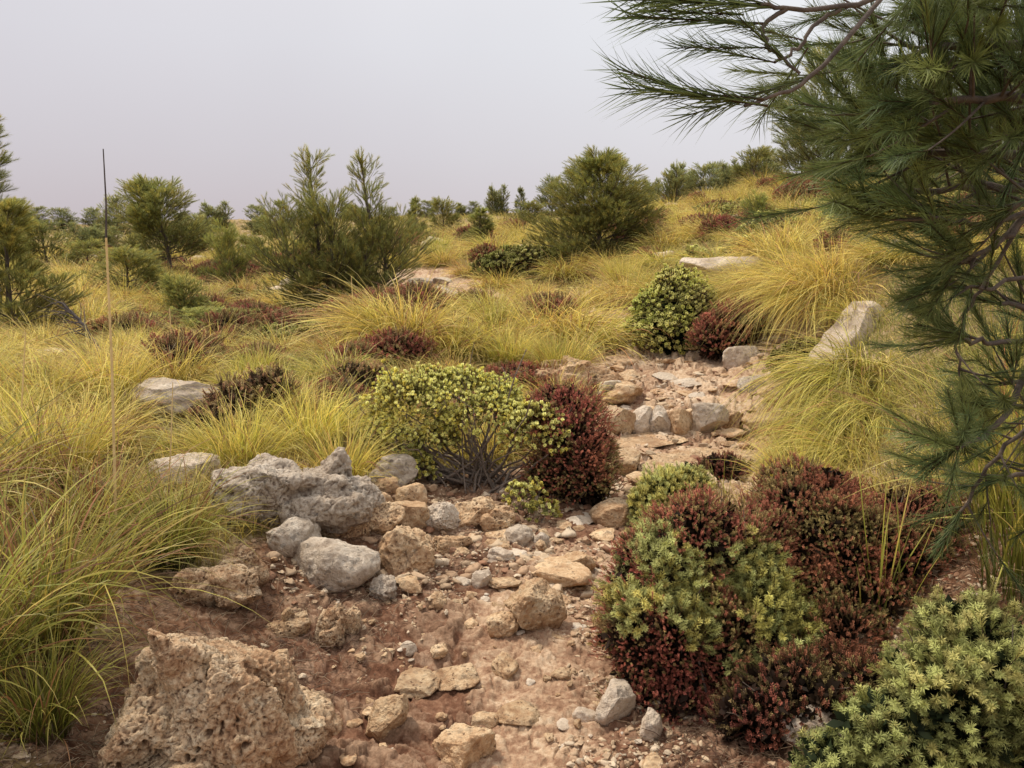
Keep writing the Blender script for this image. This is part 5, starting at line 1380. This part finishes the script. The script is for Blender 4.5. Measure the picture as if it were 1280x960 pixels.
    bough([(1480,420,2.0),(1290,430,1.8),(1240,428,1.72),(1205,422,1.7)], .008, .004, 3, first=.75, side_len=(.05, .14), shoots=(2, 3), endshoots=5)
    bough([(1330,380,1.9),(1270,490,1.75),(1250,535,1.65),(1190,562,1.6)], .009, .004, 3, first=.85, side_len=(.04, .1), shoots=(2, 3), endshoots=6)
    bough([(1290,262,1.78),(1225,360,1.8),(1195,420,1.8),(1200,470,1.8)], .005, .0025, 3, first=.6, side_len=(.1, .2), shoots=(1, 3))
    bough([(1480,480,2.2),(1330,500,2.1),(1250,560,2.0),(1200,640,2.0)], .009, .004, 8, first=.3, side_len=(.1, .25), shoots=(1, 3), tone=.8)
    # the top spray against the sky, nearest to the camera
    bough([(1290,-190,1.25),(1180,-95,1.12),(1102,2,1.02),(1016,97,.98),(985,116,.97),(930,132,.965)], .004, .0018, 0, endshoots=0)
    bough([(1180,-95,1.12),(1130,-15,1.06),(1060,10,1.02),(990,12,1.0),(950,6,1.0)], .0042, .0022, 0, endshoots=0)
    bough([(985,10,1.0),(950,32,1.0),(962,62,.99),(1000,92,.98)], .003, .0018, 0, endshoots=0)
    bough([(1050,12,1.02),(1015,30,1.01),(1003,60,1.0),(968,78,1.0)], .003, .0018, 0, endshoots=0)
    bough([(1180,-60,1.1),(1160,-30,1.1),(1150,-14,1.1)], .004, .002, 0, endshoots=0)
    def plume(px, py, d, qx, qy, sc, tone=.8, dq=0):
        a = at(px, py, d); b = at(qx, qy, d + dq); SP.append(a - O); SD.append(b - a); SS.append(sc + 2000); STn.append(tone)
    plume(955, 124, .965, 800, 112, .80); plume(1012, 98, .98, 900, 132, .72); plume(900, 127, .965, 800, 95, .62)
    plume(960, 132, .965, 860, 118, .7)
    plume(985, 10, 1.0, 830, -2, .82); plume(950, 6, 1.0, 800, 0, .8); plume(955, 30, 1.0, 810, 22, .8); plume(970, 8, 1.0, 860, -20, .7)
    plume(930, 18, 1.0, 800, 12, .6); plume(962, 60, .99, 860, 60, .55); plume(1000, 92, .985, 965, 60, .5); plume(968, 78, 1.0, 930, 70, .5)
    plume(1010, 60, 1.0, 990, 90, .5); plume(1003, 50, 1.0, 960, 40, .45); plume(1152, -18, 1.1, 1130, 8, .62); plume(1060, 10, 1.02, 1000, 30, .4)
    # soft dense inside of the mass on the far right
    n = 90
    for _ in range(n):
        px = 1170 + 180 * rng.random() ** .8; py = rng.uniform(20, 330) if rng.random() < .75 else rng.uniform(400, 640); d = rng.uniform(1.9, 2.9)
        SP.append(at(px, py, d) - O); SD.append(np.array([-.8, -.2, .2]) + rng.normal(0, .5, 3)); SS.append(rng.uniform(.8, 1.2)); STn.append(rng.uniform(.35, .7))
    g = Geo()
    NEAR = [float(s_) > 1e3 for s_ in SS]; SS = [s_ - 2000 if s_ > 1e3 else s_ for s_ in SS]
    P = np.array(SP); D = np.array(SD); n = len(P); bl = rng.random((n, 1))
    A = np.array([[.09, .105, .03]]) * (1 - bl) + np.array([[.05, .08, .036]]) * bl; Bc = np.array([[.33, .36, .10]]) * (1 - bl) + np.array([[.20, .29, .11]]) * bl
    air = np.array(NEAR)
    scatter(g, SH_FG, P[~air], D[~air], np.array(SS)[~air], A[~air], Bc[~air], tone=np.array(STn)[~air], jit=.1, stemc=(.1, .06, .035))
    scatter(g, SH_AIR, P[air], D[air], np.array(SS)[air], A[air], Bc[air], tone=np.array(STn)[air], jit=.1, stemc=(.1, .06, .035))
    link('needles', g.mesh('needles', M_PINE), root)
    print('FG shoots', n)
fg_pine()
finish_labels()

# ------------------------------------------------------------------ light
w = bpy.data.worlds.new('World'); scene.world = w; w.use_nodes = True
nt = w.node_tree; nt.nodes.clear()
SUN_EL, SUN_AZ = R(58), R(-50)      # azimuth measured from +Y towards +X
sky = N(nt, 'ShaderNodeTexSky', sky_type='NISHITA'); sky.sun_disc = False; sky.sun_elevation = SUN_EL; sky.sun_rotation = SUN_AZ
bg1 = N(nt, 'ShaderNodeBackground'); nt.links.new(sky.outputs[0], bg1.inputs[0]); bg1.inputs[1].default_value = .05
tc = N(nt, 'ShaderNodeTexCoord'); sx = N(nt, 'ShaderNodeSeparateXYZ'); nt.links.new(tc.outputs['Generated'], sx.inputs[0])
up = ramp(nt, sx.outputs[2], [(0, (.60, .55, .575)), (.08, (.67, .645, .67)), (.2, (.75, .75, .775)), (.5, (.90, .89, .90)), (1, (1.08, 1.05, 1.02))])
az = N(nt, 'ShaderNodeMapRange'); nt.links.new(sx.outputs[0], az.inputs[0]); az.inputs[1].default_value = -.6; az.inputs[2].default_value = .45
az.interpolation_type = 'SMOOTHSTEP'
mist = mixc(nt, noise(nt, tc.outputs['Generated'], 2.2, 3, .5), (.92, .91, .92), (1.08, 1.08, 1.08))
c = mixc(nt, 1.0, up, mixc(nt, az.outputs[0], (.86, .84, .86), (1.04, 1.06, 1.06)), 'MULTIPLY')
c = mixc(nt, 1.0, c, mist, 'MULTIPLY')
bg2 = N(nt, 'ShaderNodeBackground'); nt.links.new(c, bg2.inputs[0]); bg2.inputs[1].default_value = 1.13
mx = N(nt, 'ShaderNodeMixShader'); mx.inputs[0].default_value = .93; nt.links.new(bg1.outputs[0], mx.inputs[1]); nt.links.new(bg2.outputs[0], mx.inputs[2])
o = N(nt, 'ShaderNodeOutputWorld'); nt.links.new(mx.outputs[0], o.inputs['Surface'])
sd = bpy.data.lights.new('sun', 'SUN'); so = bpy.data.objects.new('sun', sd); COL.objects.link(so)
sd.energy = 3.5; sd.angle = R(10); sd.color = (1, .91, .76)
so.rotation_euler = (pi / 2 - SUN_EL, 0, -SUN_AZ + pi) if False else (0, 0, 0)
from mathutils import Vector
sv = Vector((sin(SUN_AZ) * cos(SUN_EL), cos(SUN_AZ) * cos(SUN_EL), sin(SUN_EL)))
so.rotation_euler = sv.to_track_quat('Z', 'Y').to_euler()
scene.view_settings.view_transform = 'Standard'; scene.view_settings.look = 'None'; scene.view_settings.exposure = 0
scene.cycles.use_denoising = True
scene.cycles.max_bounces = 6; scene.cycles.diffuse_bounces = 3; scene.cycles.transmission_bounces = 4; scene.cycles.transparent_max_bounces = 4
